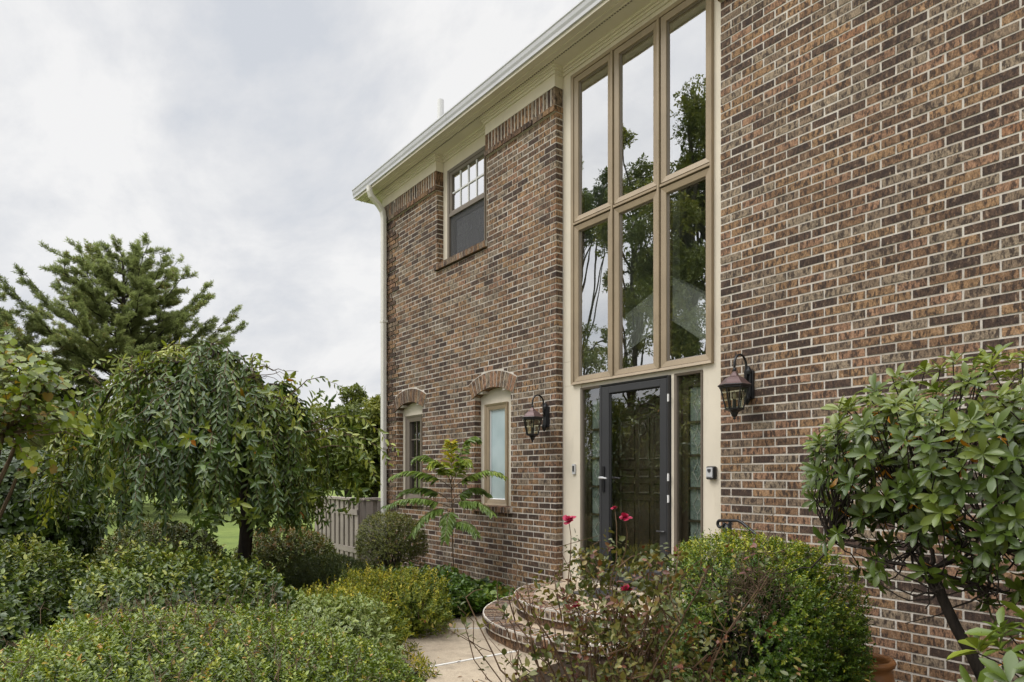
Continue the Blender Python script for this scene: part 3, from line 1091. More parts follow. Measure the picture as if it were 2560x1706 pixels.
# frieze, mouldings, soffit, gutter, roof
segs = [(XL - .012, WIN_U[0], 0), (WIN_U[0], WIN_U[1], 1), (WIN_U[1], XE0, 0), (XE0, XE1, 1), (XE1, XR, 0)]
for a, b, rec in segs:
    if not rec:
        mb = MB(); mb.box(a - .004, b + .004, -.026, .095, 5.772, 5.975); hpart(mb, 'frieze', M['cream'])
mb = MB()
for a, b, rec in segs:
    y = .10 if rec else -.026
    e = 0 if rec else 1
    for dz0, dz1, pr in ((5.905, 5.935, .018), (5.935, 5.955, .034), (5.955, 5.982, .058)):
        if rec:
            mb.box(a + .0045 + pr, b - .0045 - pr, y - pr, y + .004, dz0, dz1)
        else:
            mb.box(a - .0035 - pr, b + .0035 + pr, y - pr, .099, dz0, dz1)
hpart(mb, 'crown_moulding', M['soffit'])
mb = MB()
mb.box(-10.50, XR, -.285, .21, 5.982, 5.998)
mb.box(-10.50, XR, -.30, -.283, 5.972, 6.10)      # fascia
mb.box(-10.50, XR, -.205, -.185, 5.974, 5.983)
mb.box(-10.50, XR, -.140, -.128, 5.976, 5.983)
mb.box(-10.50, XR, -.108, -.096, 5.976, 5.983)
mb.box(-10.50, XL, .21, .45, 5.982, 5.998)
hpart(mb, 'soffit', M['soffit'])
mb = MB()
x = -10.45
while x < XR - .05:
    mb.box(x, x + .018, -.127, -.109, 5.9775, 5.9825)
    x += .036
hpart(mb, 'soffit_vent', M['taupe'])
mb = MB()
prof = [(-.305, 6.02), (-.305, 6.12), (-.31, 6.145), (-.345, 6.147), (-.347, 6.130), (-.338, 6.118), (-.334, 6.075), (-.322, 6.045), (-.322, 6.008), (-.305, 6.004)]
mb.extrude_x(prof, -10.53, XR)
gt = hpart(mb, 'gutter', M['gutter'])
for gx in (-7.6, -4.5, -1.4):
    mb = MB(); mb.extrude_x([(y * 1.0 - (.0025 if y < -.306 else 0), z) for y, z in prof], gx, gx + .03); hpart(mb, 'gutter_joint', M['gutter'], gt)
mb = MB()
mb.add([(-10.55, -.30, 6.125), (XR, -.30, 6.125), (XR, 4.2, 8.1), (-10.55, 4.2, 8.1), (-10.55, 8.2, 6.13), (XR, 8.2, 6.13)], [(0, 1, 2, 3), (3, 2, 5, 4)])
mb.add([(-10.55, -.30, 6.10), (XR, -.30, 6.10), (XR, 8.2, 6.10), (-10.55, 8.2, 6.10)], [(0, 1, 2, 3)])
mb.add([(-10.55, -.30, 6.11), (-10.55, 8.2, 6.11), (-10.55, 4.2, 8.09)], [(0, 1, 2)])
rf = hpart(mb, 'roof', M['roof'])
mb = MB()
mb.tube([(-9.29, .6, 6.4), (-9.29, .6, 7.37)], .052, 12)
hpart(mb, 'vent_pipe', M['white'])
mb = MB()
dsx = -9.925
pts = [(dsx, -.315, 6.01), (dsx, -.312, 5.93), (dsx, -.285, 5.86), (dsx, -.15, 5.74), (dsx, -.09, 5.66), (dsx, -.072, 5.56), (dsx, -.072, .12)]


def rect_tube(mb, pts, w, d):
    n = len(pts)
    P = [np.array(p, float) for p in pts]
    vs = []
    for i in range(n):
        t = P[min(i + 1, n - 1)] - P[max(i - 1, 0)]; t /= np.linalg.norm(t)
        u = np.array((1., 0, 0)); v = np.cross(t, u)
        for k in range(12):
            a = 2 * PI * (k + .5) / 12
            ca, sa = math.cos(a), math.sin(a)
            e = .45
            vs.append(tuple(P[i] + u * w / 2 * math.copysign(abs(ca) ** e, ca) + v * d / 2 * math.copysign(abs(sa) ** e, sa)))
    fs = [(i * 12 + k, i * 12 + (k + 1) % 12, (i + 1) * 12 + (k + 1) % 12, (i + 1) * 12 + k) for i in range(n - 1) for k in range(12)]
    mb.add(vs, fs)


rect_tube(mb, pts, .098, .075)
hpart(mb, 'downspout', M['downspout'], gt, smooth=False)
for z in (1.9, 3.9):
    mb = MB(); mb.box(dsx - .056, dsx + .056, -.112, -.028, z, z + .03)
    hpart(mb, 'downspout_strap', M['downspout'], gt)

# ------------------------------------------------------------------ porch steps
porch = thing('porch_steps', 'round two tier brick porch steps with beige landing before the front door', 'steps', (SC[0], SC[1], 0))


def pl(o):
    """child mesh given in world coordinates"""
    o.location = -o.parent.location
    return o


rr = random.Random(3)


def ring(R0, R1, zt, h, nb, name):
    br = MB(); mo = MB()
    for k in range(nb):
        a0 = PI + PI * k / nb; a1 = PI + PI * (k + 1) / nb
        for tgt, g, r0, r1, za, zb in ((br, .0075, R0 + .004, R1 + rr.uniform(-.003, .003), zt - h, zt + rr.uniform(-.002, .002)), (mo, 0, R0, R1 - .004, zt - h + .004, zt - .0025)):
            p0, q0 = a0 + g / r0, a1 - g / r0
            p1, q1 = a0 + g / r1, a1 - g / r1
            f = lambda r, a, z: (SC[0] + r * math.cos(a), SC[1] + r * math.sin(a) - .004, z)
            e = .018 if tgt is br else 0
            tt = rr.random() * .9
            tgt.hexa([f(r0, p0, za), f(r1 - e, p1, za), f(r1 - e, q1, za), f(r0, q0, za), f(r0, p0, zb), f(r1 - e, p1, zb), f(r1 - e, q1, zb), f(r0, q0, zb)], tt)
            if tgt is br:   # rounded nose
                tgt.hexa([f(r1 - e, p1, za + .004), f(r1, p1, za + .02), f(r1, q1, za + .02), f(r1 - e, q1, za + .004),
                          f(r1 - e, p1, zb), f(r1, p1, zb - .022), f(r1, q1, zb - .022), f(r1 - e, q1, zb)], tt)
    pl(mo.build(name + '_mortar', M['mortar'], porch))
    pl(br.build(name, M['brick'], porch))


ring(.93, 1.14, .33, .10, 52, 'upper_tread')
ring(1.22, 1.44, .165, .09, 64, 'lower_tread')


def riser(R, z0, z1, nb, rows, name):
    br = MB(); mo = MB()
    hh = (z1 - z0) / rows
    for r in range(rows):
        for k in range(nb):
            a0 = PI + PI * (k + .5 * (r % 2)) / nb; a1 = a0 + PI / nb
            a1 = min(a1, 2 * PI)
            g = .005 / R
            f = lambda rad, a, z: (SC[0] + rad * math.cos(a), SC[1] + rad * math.sin(a) - .004, z)
            br.hexa([f(R - .1, a0 + g, z0 + r * hh + .004), f(R, a0 + g, z0 + r * hh + .004), f(R, a1 - g, z0 + r * hh + .004), f(R - .1, a1 - g, z0 + r * hh + .004),
                     f(R - .1, a0 + g, z0 + r * hh + hh - .004), f(R, a0 + g, z0 + r * hh + hh - .004), f(R, a1 - g, z0 + r * hh + hh - .004), f(R - .1, a1 - g, z0 + r * hh + hh - .004)], rr.random() * .5)
    for k in range(40):
        a0 = PI + PI * k / 40; a1 = a0 + PI / 40
        f = lambda rad, a, z: (SC[0] + rad * math.cos(a), SC[1] + rad * math.sin(a) - .004, z)
        mo.hexa([f(R - .09, a0, z0), f(R - .005, a0, z0), f(R - .005, a1, z0), f(R - .09, a1, z0), f(R - .09, a0, z1), f(R - .005, a0, z1), f(R - .005, a1, z1), f(R - .09, a1, z1)])
    pl(mo.build(name + '_mortar', M['mortar'], porch))
    pl(br.build(name, M['brick'], porch))


riser(1.11, .160, .228, 26, 1, 'upper_riser')
riser(1.41, -.04, .073, 32, 1, 'lower_riser')


def half_disc(R0, R1, z, mat, name):
    mb = MB()
    n = 40
    vs = []
    for k in range(n + 1):
        a = PI + PI * k / n
        vs.append((SC[0] + R1 * math.cos(a), SC[1] + R1 * math.sin(a) - .004, z))
        vs.append((SC[0] + R0 * math.cos(a), SC[1] + R0 * math.sin(a) - .004, z))
    mb.add(vs, [(2 * k, 2 * k + 2, 2 * k + 3, 2 * k + 1) for k in range(n)])
    pl(mb.build(name, mat, porch))


half_disc(.0, .935, .326, M['porchfloor'], 'landing')
half_disc(1.0, 1.225, .160, M['porchfloor'], 'tread_infill')
mb = MB(); mb.box(-5.77, -3.615, -.003, .20, .02, .3255)
pl(mb.build('threshold_slab', M['porchfloor'], porch))

mb = MB()
mb.box(-5.02, -4.42, -.46, -.06, .329, .343)
dm = mb.build('doormat', M['charcoal'], bevel=.004)
tag(dm, 'dark grey doormat on the beige landing in front of the door', 'doormat')

# ------------------------------------------------------------------ wall lanterns
def lantern(label, loc):
    t = thing('wall_lantern', label, 'lantern', loc, 0, 'carriage lanterns beside the entry')
    # local origin on the wall at the back plate centre, y out of the wall negative
    mb = MB()
    mb.box(-.042, .042, -.026, .004, -.115, .115); mb.box(-.03, .03, -.04, -.026, -.10, .10)
    mb.lathe([(.03, -.03), (.034, 0), (.02, .03), (.008, .045)], (0, -.03, .11), 10)
    mb.lathe([(.006, -.05), (.02, -.03), (.03, 0), (.022, .03)], (0, -.045, -.115), 10)
    mb.build('back_plate', M['black'], t, bevel=.005)
    mb = MB()
    yc = -.21
    pts = [(0, -.04, .03)] + [(0, -.125 - .085 * math.cos(a) * 1.0, .165 + .075 * math.sin(a)) for a in np.linspace(-.25, PI, 13)][0:] + [(0, yc, .125)]
    pts = [(0, -.045, .0), (0, -.055, .07)] + [(0, -.132 + .078 * math.cos(a), .15 + .085 * math.sin(a)) for a in np.linspace(.1, PI, 12)] + [(0, yc, .10)]
    mb.tube(pts, [.010] * 3 + [.0095] * 11 + [.009], 8)
    mb.lathe([(.006, 0), (.013, .012), (.014, .025), (.008, .04)], (0, yc, .085), 8)
    mb.build('arm', M['black'], t, smooth=True)
    S = 6; rot = PI / 6
    mb = MB()
    mb.lathe([(.128, -.012), (.128, -.002), (.112, .010), (.088, .035), (.066, .055), (.04, .068), (.024, .09), (.014, .10), (.012, .108)], (0, yc, -.012), S, rot)
    mb.build('lamp_roof', M['copper'], t)
    mb = MB()
    mb.lathe([(.112, -.036), (.118, -.030), (.118, -.022), (.126, -.018), (.131, -.010), (.128, -.006)], (0, yc, -.008), S, rot)
    # bars of the cage
    zt_, zb_ = -.035, -.205
    for k in range(S):
        a = rot + 2 * PI * k / S
        p = (.108 * math.cos(a), yc + .108 * math.sin(a), zt_); q = (.067 * math.cos(a), yc + .067 * math.sin(a), zb_)
        mb.tube([p, q], .0065, 5)
    mb.lathe([(.062, .0), (.076, .004), (.078, .012), (.066, .018)], (0, yc, zb_ - .012), S, rot)
    mb.lathe([(.003, -.075), (.012, -.066), (.009, -.055), (.022, -.045), (.030, -.018), (.05, -.004), (.062, 0)], (0, yc, zb_ - .012), S, rot)
    mb.build('cage', M['black'], t)
    mb = MB()
    vs = []
    for r, z in ((.100, zt_), (.063, zb_ + .006)):
        for k in range(S):
            a = rot + 2 * PI * k / S
            vs.append((r * math.cos(a), yc + r * math.sin(a), z))
    mb.add(vs, [(k, (k + 1) % S, S + (k + 1) % S, S + k) for k in range(S)])
    mb.build('lamp_glass', M['lampglass'], t)
    mb = MB()
    mb.tube([(0, yc, zb_), (0, yc, zb_ + .075)], .014, 8)
    mb.build('candle_sleeve', M['charcoal'], t)
    mb = MB()
    mb.lathe([(.008, 0), (.014, .02), (.015, .035), (.008, .055), (.002, .065)], (0, yc, zb_ + .075), 10)
    mb.build('bulb', M['bulb'], t, smooth=True)
    return t


M['bulb'] = paint('bulb_glass', (.55, .47, .36), .15, .03)
lantern('black carriage lantern on the brick pier between the frosted window and the entry', (-5.93, 0, 2.135))
lantern('black carriage lantern on the wide brick wall right of the entry', (-3.325, 0, 2.215))

# key box and doorbell
kb = thing('key_box', 'small black and grey key lock box on the cream trim right of the door', 'lock box', (-3.765, .10, 1.50))
mb = MB(); mb.box(-.045, .045, -.045, .0, -.058, .058); mb.build('case', M['black'], kb, bevel=.012)
mb = MB(); mb.box(-.036, .030, -.050, -.0455, -.046, .046); mb.build('cover', M['silver'], kb, bevel=.004)
mb = MB(); mb.box(-.020, .012, -.0545, -.0505, .012, .034); mb.box(-.008, .002, -.0545, -.0505, .002, .012); mb.build('latch', M['charcoal'], kb)
mb = MB()
for k in range(6): mb.box(-.030 + k * .0095, -.024 + k * .0095, -.0525, -.0505, -.042, -.034)
mb.build('lettering', M['charcoal'], kb)
db = thing('doorbell', 'slim silver doorbell with black face on the cream trim left of the door', 'doorbell', (-5.58, .10, 1.545))
mb = MB(); mb.box(-.023, .023, -.022, 0, -.056, .056); mb.build('case', M['silver'], db, bevel=.004)
mb = MB(); mb.box(-.012, .012, -.0255, -.0225, -.026, .036); mb.build('button', M['black'], db)

# iron handrail
hr = thing('handrail', 'black wrought iron handrail with curled end above the round boxwood', 'handrail', (-3.3, -.25, 0))
mb = MB()
c0 = np.array((-3.43, -.20, 1.085))
sc_ = [c0 + np.array((-.035 - .034 * math.cos(a) * (1 - .25 * i / 14), 0, .034 * math.sin(a) * (1 - .25 * i / 14))) for i, a in enumerate(np.linspace(-PI * .9 - .6, PI * .5, 15))]
line = [c0 + np.array((-.035, 0, .034)), (-3.30, -.20, 1.118), (-3.265, -.20, 1.106), (-3.07, -.22, .985), (-2.75, -.25, .77), (-2.55, -.27, .62)]
mb.tube(list(sc_) + line[1:], .0125, 8)
hrm = pl(mb.build('rail', M['black'], hr, smooth=True))
mb = MB()
mb.lathe([(.004, -.05), (.028, -.03), (.034, 0), (.024, .028), (.008, .045)], (-3.40, -.20, 1.04), 10)
mb.tube([(-3.38, -.20, 1.10), (-3.40, -.20, 1.06), (-3.42, -.20, 1.09)], .008, 6)
pl(mb.build('knuckle', M['black'], hr, smooth=True))
mb = MB()
mb.tube([(-3.37, -.20, 1.11), (-3.37, -.20, .33)], .011, 6)
pl(mb.build('post', M['black'], hr))
mb = MB(); mb.tube([(-2.56, -.27, .63), (-2.56, -.27, -.05)], .011, 6); pl(mb.build('post', M['black'], hr))

# terracotta pot
pot = thing('flower_pot', 'glazed terracotta pot half hidden behind the round boxwood', 'pot', (-1.99, -.84, 0))
mb = MB()
mb.lathe([(.10, 0), (.125, .04), (.155, .16), (.165, .26), (.150, .335), (.140, .36), (.162, .375), (.168, .395), (.160, .41), (.140, .41), (.132, .385), (.13, .33)], (0, 0, 0), 28)
mb.build('vessel', M['terracotta'], pot, smooth=True)
mb = MB(); mb.lathe([(.14, .33), (.12, .345), (.02, .35)], (0, 0, 0), 20); mb.build('potting_soil', M['mulch'], pot)

# ------------------------------------------------------------------ fence
fn = thing('wood_fence', 'weathered grey brown board on board fence joining the house corner', 'fence', (-10.8, -.40, 0))
fx0, fx1 = -11.85, -10.06
def fy(x): return -.42 - .02 * (-10.06 - x)
x = fx1
k = 0
rf_ = random.Random(8)
while x > fx0 + .05:
    back = k % 2
    w = .118
    y = fy(x) + (.03 if back else -.022)
    mb = MB()
    zt = 1.075 + rf_.uniform(-.006, .006)
    zb = .04 + rf_.uniform(-.015, .015)
    mb.box(x - w, x, y - .009, y + .009, zb, zt)
    pl(mb.build('picket', M['fence'], fn))
    x -= w * .70 if not back else w * .86
    k += 1
for k, y in enumerate((-.41, -.315, -.22, -.125)):      # short return to the house wall
    mb = MB()
    xx = -10.075 + (.03 if k % 2 else -.02)
    mb.box(xx - .009, xx + .009, y, y + .112, .05, 1.075)
    pl(mb.build('picket', M['fence'], fn))
mb = MB(); mb.box(-10.135, -10.015, -.365, -.012, 1.0835, 1.1175); mb.box(-10.12, -10.105, -.40, -.02, .85, .93)
pl(mb.build('rail', M['fence'], fn))
mb = MB()
for z in (.25, .85):
    mb.box(fx0, fx1, fy(fx0) - .0105, fy(fx0) + .062 - .045, z, z + .085)
mb.box(fx0 - .03, fx1 + .0, fy(-11) - .055, fy(-11) + .06, 1.083, 1.118)
pl(mb.build('rail', M['fence'], fn))
for x in (fx0 + .03, -10.12):
    mb = MB(); mb.box(x - .045, x + .045, fy(x) + .045, fy(x) + .13, 0, 1.08); pl(mb.build('post', M['fence'], fn))

# ------------------------------------------------------------------ shrubs and hedges
def shrub(name, label, cat, c, r, leafmat, nsh, nl, Ls, ll, lw, seed, expo=2.2, lump=.1, thick=.16, up=.5, back=.4, tpl='hex', spread=1.0,
          core=.35, stemn=10, stem_base=None, zmin=.03, whips=0, group=None, cut=None, topbright=0.0, flat=0.3, freq=(2, 7), stemmat='twig', lo=.25, hi=.8):
    rng = np.random.default_rng(seed)
    base = stem_base or (c[0], c[1], 0)
    t = thing(name, label, cat, (base[0], base[1], 0), 0, group)
    P, A, d = shell(rng, nsh, c, r, expo, lump, thick, zmin, up, back, freq)
    if cut is not None:
        k = cut(P, d, rng); P, A, d = P[k], A[k], d[k]
    hgt = np.clip((P[:, 2] - c[2]) / r[2], -1, 1)
    # paler shoots towards the top of the plant, set by topbright
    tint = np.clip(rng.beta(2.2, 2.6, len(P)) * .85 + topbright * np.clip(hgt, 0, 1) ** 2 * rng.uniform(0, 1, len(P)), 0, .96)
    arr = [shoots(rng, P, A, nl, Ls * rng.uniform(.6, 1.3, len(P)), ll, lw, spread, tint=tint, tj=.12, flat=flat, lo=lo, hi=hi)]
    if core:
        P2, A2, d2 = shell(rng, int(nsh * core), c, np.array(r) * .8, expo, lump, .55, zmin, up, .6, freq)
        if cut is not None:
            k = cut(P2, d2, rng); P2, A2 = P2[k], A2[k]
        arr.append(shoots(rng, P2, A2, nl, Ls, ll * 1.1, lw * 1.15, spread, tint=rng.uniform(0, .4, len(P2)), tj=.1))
    if whips:
        wi_ = rng.choice(np.where(hgt > .25)[0], whips)
        Ax = unit(A[wi_] * .5 + np.array([0, 0, 1.0]) + rng.normal(0, .3, (whips, 3)))
        ln = rng.uniform(.08, .22, whips)
        arr.append(shoots(rng, P[wi_], Ax, 13, ln, ll * .85, lw * .85, .9, tint=rng.uniform(.6, .95, whips), tj=.08))
        mb = MB()
        for p, a, l in zip(P[wi_], Ax, ln): mb.tube([p - a * .1, p + a * l], [.003, .0015], 4, cap=False)
        pl(mb.build('shoot_sprays', M['twig'], t))
    pl(leaf_mesh('foliage', arr, leafmat, t, tpl))
    if stemn:
        pl(stems(rng, base, c, r, stemn, .012, stemmat, t))
    return t


def twig_web(rng, centers, n, ln, rad, parent, name='twig_sprays', mat='twig', outward=None):
    mb = MB()
    for _ in range(n):
        p = centers[rng.integers(len(centers))] + rng.normal(0, .03, 3)
        a = unit((rng.normal(0, .55, 3) + (outward if outward is not None else np.array([0, 0, .8])))[None])[0]
        l = ln * rng.uniform(.5, 1.3)
        pts = wiggle([p, p + a * l * .35, p + a * l * .7, p + a * l], rng, l * .06)
        mb.tube(pts, [rad, rad * .8, rad * .6, rad * .35], 4, cap=False)
        for _ in range(2):
            q = pts[rng.integers(1, 3)]
            b = unit((a + rng.normal(0, .6, 3))[None])[0]
            mb.tube([q, q + b * l * .25 + rng.normal(0, .008, 3), q + b * l * .5], [rad * .5, rad * .4, rad * .25], 4, cap=False)
    return pl(mb.build(name, M[mat], parent))


# front clipped hedge, filling the lower left corner
def thin_patch(P, d, rng):
    f = np.sin(P[:, 0] * 5.1 + 1.3) * np.cos(P[:, 1] * 6.3) * np.cos(P[:, 2] * 5.0 + 2)
    return (rng.uniform(0, 1, len(P)) > np.clip(f * 1.2 - .1, 0, .75))


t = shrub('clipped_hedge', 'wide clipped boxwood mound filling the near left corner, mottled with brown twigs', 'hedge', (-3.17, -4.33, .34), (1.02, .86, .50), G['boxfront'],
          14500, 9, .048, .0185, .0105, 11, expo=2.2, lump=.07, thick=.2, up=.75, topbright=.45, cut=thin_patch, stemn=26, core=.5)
rng = np.random.default_rng(5)
P, A, d = shell(rng, 900, (-3.17, -4.33, .36), (.98, .82, .55), 2.2, .07, .1)
twig_web(rng, P[P[:, 2] > .25], 420, .10, .0022, t, mat='twig')
# an extra bulge of the same hedge to the right
shrub('clipped_hedge', 'low rounded boxwood beside the walk, joined to the right of the near clipped mound', 'hedge', (-3.30, -3.62, .22), (.66, .42, .42), G['boxfront'],
      6200, 9, .048, .0185, .0105, 12, expo=2.2, lump=.08, thick=.2, up=.75, topbright=.45, cut=thin_patch, stemn=10, core=.5)

# loose glossy row behind it
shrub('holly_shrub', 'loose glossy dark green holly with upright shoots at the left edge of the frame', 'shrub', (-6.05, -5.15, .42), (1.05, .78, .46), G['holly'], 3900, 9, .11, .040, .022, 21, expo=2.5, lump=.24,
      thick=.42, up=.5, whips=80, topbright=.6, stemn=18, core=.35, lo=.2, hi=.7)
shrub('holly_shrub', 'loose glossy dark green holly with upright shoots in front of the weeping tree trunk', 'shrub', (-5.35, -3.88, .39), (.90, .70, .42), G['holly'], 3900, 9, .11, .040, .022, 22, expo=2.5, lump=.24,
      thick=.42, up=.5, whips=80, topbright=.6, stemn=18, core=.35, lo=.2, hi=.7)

# mounds under the weeping tree
shrub('mounded_shrub', 'low green mound half hidden left behind the weeping tree trunk', 'shrub', (-8.25, -3.55, .42), (.85, .6, .52), G['burgundy'], 2600, 8, .06, .034, .019, 31, lump=.06, up=.5, topbright=.3, stemn=6)
shrub('mounded_shrub', 'rounded shrub with bronze tinted top between weeping tree trunk and fence', 'shrub', (-8.30, -2.15, .36), (.60, .58, .45), G['burgundy'], 3000, 8, .06, .032, .018, 32, lump=.05, up=.5, topbright=.75, stemn=6)
shrub('low_hedge', 'low flat clipped yew hedge, dark and dense, in front of the fence', 'hedge', (-7.45, -1.98, .20), (.60, .36, .335), G['yew'], 5200, 10, .04, .022, .005, 33, expo=3.2, lump=.03, thick=.1, up=.6, topbright=.35, stemn=4)

# spindly round boxwood at the house corner
def open_low(P, d, rng):
    return (P[:, 2] > .42) | (rng.uniform(0, 1, len(P)) < .42)


t = shrub('round_boxwood', 'dull green round boxwood with bare lower twigs at the downspout corner', 'shrub', (-8.2, -.80, .52), (.47, .42, .43), G['spindly'], 3000, 8, .05, .022, .011, 34, expo=2.4, lump=.06, up=.6, topbright=.3, cut=open_low, stemn=40, stemmat='barkgrey')

# yellow green spirea and variegated euonymus by the walk
shrub('spirea_bush', 'yellow green spirea mound at the house end of the walk', 'shrub', (-6.05, -1.88, .20), (.70, .46, .27), G['spirea'], 2300, 10, .09, .030, .014, 41, lump=.18, thick=.4, up=.7, whips=60, topbright=.5, stemn=14)
shrub('spirea_bush', 'sparse yellow green spirea with dark stems in the middle of the bed', 'shrub', (-5.45, -2.66, .21), (.60, .42, .26), G['spirea'], 1700, 10, .09, .028, .013, 42, lump=.2, thick=.5, up=.8, whips=70, topbright=.4, stemn=22, stemmat='bark')
shrub('variegated_euonymus', 'pale edged variegated euonymus spilling onto the walk', 'shrub', (-4.95, -3.02, .20), (.58, .46, .30), G['varieg'], 1700, 9, .09, .042, .025, 43, lump=.2, thick=.4, up=.6, tpl='rim', topbright=.3, stemn=10, back=.2)
shrub('variegated_euonymus', 'variegated euonymus trailing low at the bottom edge beside the walk', 'shrub', (-4.42, -3.38, .14), (.42, .40, .26), G['varieg'], 900, 9, .08, .040, .024, 44, lump=.2, thick=.4, up=.6, tpl='rim', topbright=.6, stemn=6, back=.2)
shrub('green_filler_shrub', 'fresh green leafy shrub between the spirea and the ivy', 'shrub', (-6.50, -1.25, .18), (.62, .44, .24), G['ivy'], 900, 8, .08, .045, .034, 45, lump=.2, thick=.4, up=.7, topbright=.4, stemn=6, tpl='hex')

# ivy mat at the wall foot
rng = np.random.default_rng(46)
n = 1500
px = rng.uniform(-8.0, -5.95, n); py = rng.uniform(-1.15, -.05, n)
k = (np.hypot(px - SC[0], py - SC[1]) > 1.46) & (py > -1.0 - .25 * np.sin(px * 4))
px, py = px[k], py[k]
P = np.stack([px, py, .03 + .10 * rng.uniform(0, 1, len(px)) + .05 * np.sin(px * 7) * np.cos(py * 9)], 1)
A = unit(np.stack([rng.normal(0, .5, len(px)), rng.normal(-.3, .5, len(px)), np.ones(len(px))], 1))
iv = leaf_mesh('ivy_mat', [shoots(rng, P, A, 5, .05, .055, .05, 1.2, tj=.2, lo=.1, hi=.3)], G['ivy'], None, 'hex', 'stuff')
tag(iv, 'low dark green ivy covering the soil at the foot of the brick wall', 'ground cover')
# weeds on the walk edge
rng = np.random.default_rng(47)
cx_ = rng.uniform(-5.3, -4.3, 60)
P = np.stack([cx_, -2.12 - .32 * (cx_ + 5.3) + rng.normal(0, .05, 60), np.full(60, .004)], 1)
A = unit(np.stack([rng.normal(0, .6, 60), rng.normal(0, .6, 60), np.full(60, .4)], 1))
wd = leaf_mesh('walk_weeds', [shoots(rng, P, A, 6, .06, .05, .009, 1.2, tj=.2)], G['spirea'], None, 'hex', 'stuff')
tag(wd, 'small yellow green weeds creeping over the edge of the walk', 'weeds')

# fallen leaves on the walk edge and the mulch
rng = np.random.default_rng(48)
n = 420
px = rng.uniform(-6.2, -1.5, n); py = rng.uniform(-3.6, -.8, n)
dd = np.hypot(px - SC[0], py - SC[1])
k = (dd > 1.46) & (rng.uniform(0, 1, n) < np.where((dd < 2.2) & (px < -3), .30, .8))
P = np.stack([px[k], py[k], np.full(k.sum(), .008)], 1)
an = rng.uniform(0, 2 * PI, len(P))
D = np.stack([np.cos(an), np.sin(an), rng.normal(.05, .12, len(P))], 1)
lt_ = leaf_mesh('leaf_litter', [(P, D, np.tile([0, 0, 1.], (len(P), 1)) + rng.normal(0, .2, (len(P), 3)), rng.uniform(.018, .045, len(P)), rng.uniform(.01, .024, len(P)), rng.uniform(0, 1, len(P)))], G['litter'], None, 'hex', 'stuff')
tag(lt_, 'small brown fallen leaves scattered along the walk and mulch', 'leaf litter')

# big round boxwood right of the steps with a bare twiggy hollow
BC, BR = np.array((-2.47, -1.19, .47)), np.array((.57, .55, .60))
hole_p = np.array((-2.20, -1.66, .86))


def bare(P, d, rng):
    q = (P - hole_p) / np.array((.20, .26, .22))
    q2 = (P - np.array((-2.30, -1.72, .52))) / np.array((.20, .26, .18))
    m = np.minimum((q ** 2).sum(1), (q2 ** 2).sum(1) + .1)
    f = np.sin(P[:, 0] * 9 + 2) * np.sin(P[:, 2] * 8.0 + 1.1) * np.cos(P[:, 1] * 8)
    return (m > rng.uniform(.7, 1.25, len(P))) & (rng.uniform(0, 1, len(P)) > np.clip(f * .9 - .12, 0, .8) * (P[:, 2] < .95))


BC[2] = .48
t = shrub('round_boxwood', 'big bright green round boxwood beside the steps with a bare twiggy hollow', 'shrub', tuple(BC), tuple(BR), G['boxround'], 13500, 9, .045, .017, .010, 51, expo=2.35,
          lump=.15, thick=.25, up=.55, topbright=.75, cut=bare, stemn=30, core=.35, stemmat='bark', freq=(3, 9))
rng = np.random.default_rng(52)
cs = hole_p + rng.normal(0, 1, (60, 3)) * np.array((.09, .12, .12)) + np.array((-.04, .10, -.05))
twig_web(rng, cs, 170, .15, .0026, t, outward=np.array((.35, -.7, .55)), mat='twig')
cs = np.array((-2.33, -1.55, .46)) + rng.normal(0, 1, (40, 3)) * np.array((.1, .12, .1))
twig_web(rng, cs, 90, .15, .003, t, outward=np.array((.25, -.5, .7)), mat='bark')

# ------------------------------------------------------------------ rose bush
rng = np.random.default_rng(61)
rose = thing('rose_bush', 'leggy rose bush with thorny bare canes and a few red blooms before the steps', 'rose bush', (-2.28, -2.60, 0))
F_ = np.array((-math.cos(math.radians(36.498)) * 0 - .80388, .59479, 0)); R_ = np.array((.59479, .80388, 0))


def cdep(u, v, Y):
    a = (u - 1280) / 1707.; b = (1188 - v) / 1707.
    return np.array((0, -4.88, 1.48)) + Y * (F_ + a * R_ + np.array((0, 0, b)))


canes = MB()
LB, LA = [], []
tips = []
for i in range(64):
    s = rng.normal(.02, .37); dth = rng.normal(0, .22)
    hgt = rng.uniform(.80, 1.18) - abs(s) * .22
    b = np.array((-2.28, -2.60, 0)) + R_ * (s * .32 + rng.normal(0, .08)) + F_ * (dth * .3)
    e = np.array((-2.28, -2.60, hgt)) + R_ * s * 1.05 + F_ * dth
    if i % 4 == 0: e = e - np.array((0, 0, .25)) + R_ * rng.normal(0, .14)
    mid = (b + e) / 2 + R_ * rng.normal(0, .06) + F_ * rng.normal(0, .06) + np.array((0, 0, .10))
    pts = wiggle(bez(b, mid, e, 9), rng, .016)
    rad = rng.uniform(.004, .0075)
    canes.tube(pts, list(np.linspace(rad, rad * .4, 9)), 5)
    for j in range(rng.integers(3, 7)):
        q = pts[rng.integers(3, 9)]
        a = unit((R_ * rng.normal(0, .6) + F_ * rng.normal(0, .6) + np.array((0, 0, rng.uniform(.2, 1.0))))[None])[0]
        l = rng.uniform(.07, .22)
        m2 = wiggle([q, q + a * l * .5, q + a * l], rng, .012)
        canes.tube(m2, [.0026, .002, .0013], 4, cap=False)
        if q[2] > .36 and rng.uniform() < (.78 if s > -.1 else .32):
            for z in (m2[1], m2[2]):
                LB.append(z); LA.append(a + rng.normal(0, .35, 3))
        tips.append(m2[2])
pl(canes.build('cane', M['cane'], rose))
th_ = MB()
LB = np.array(LB); LA = unit(np.array(LA))
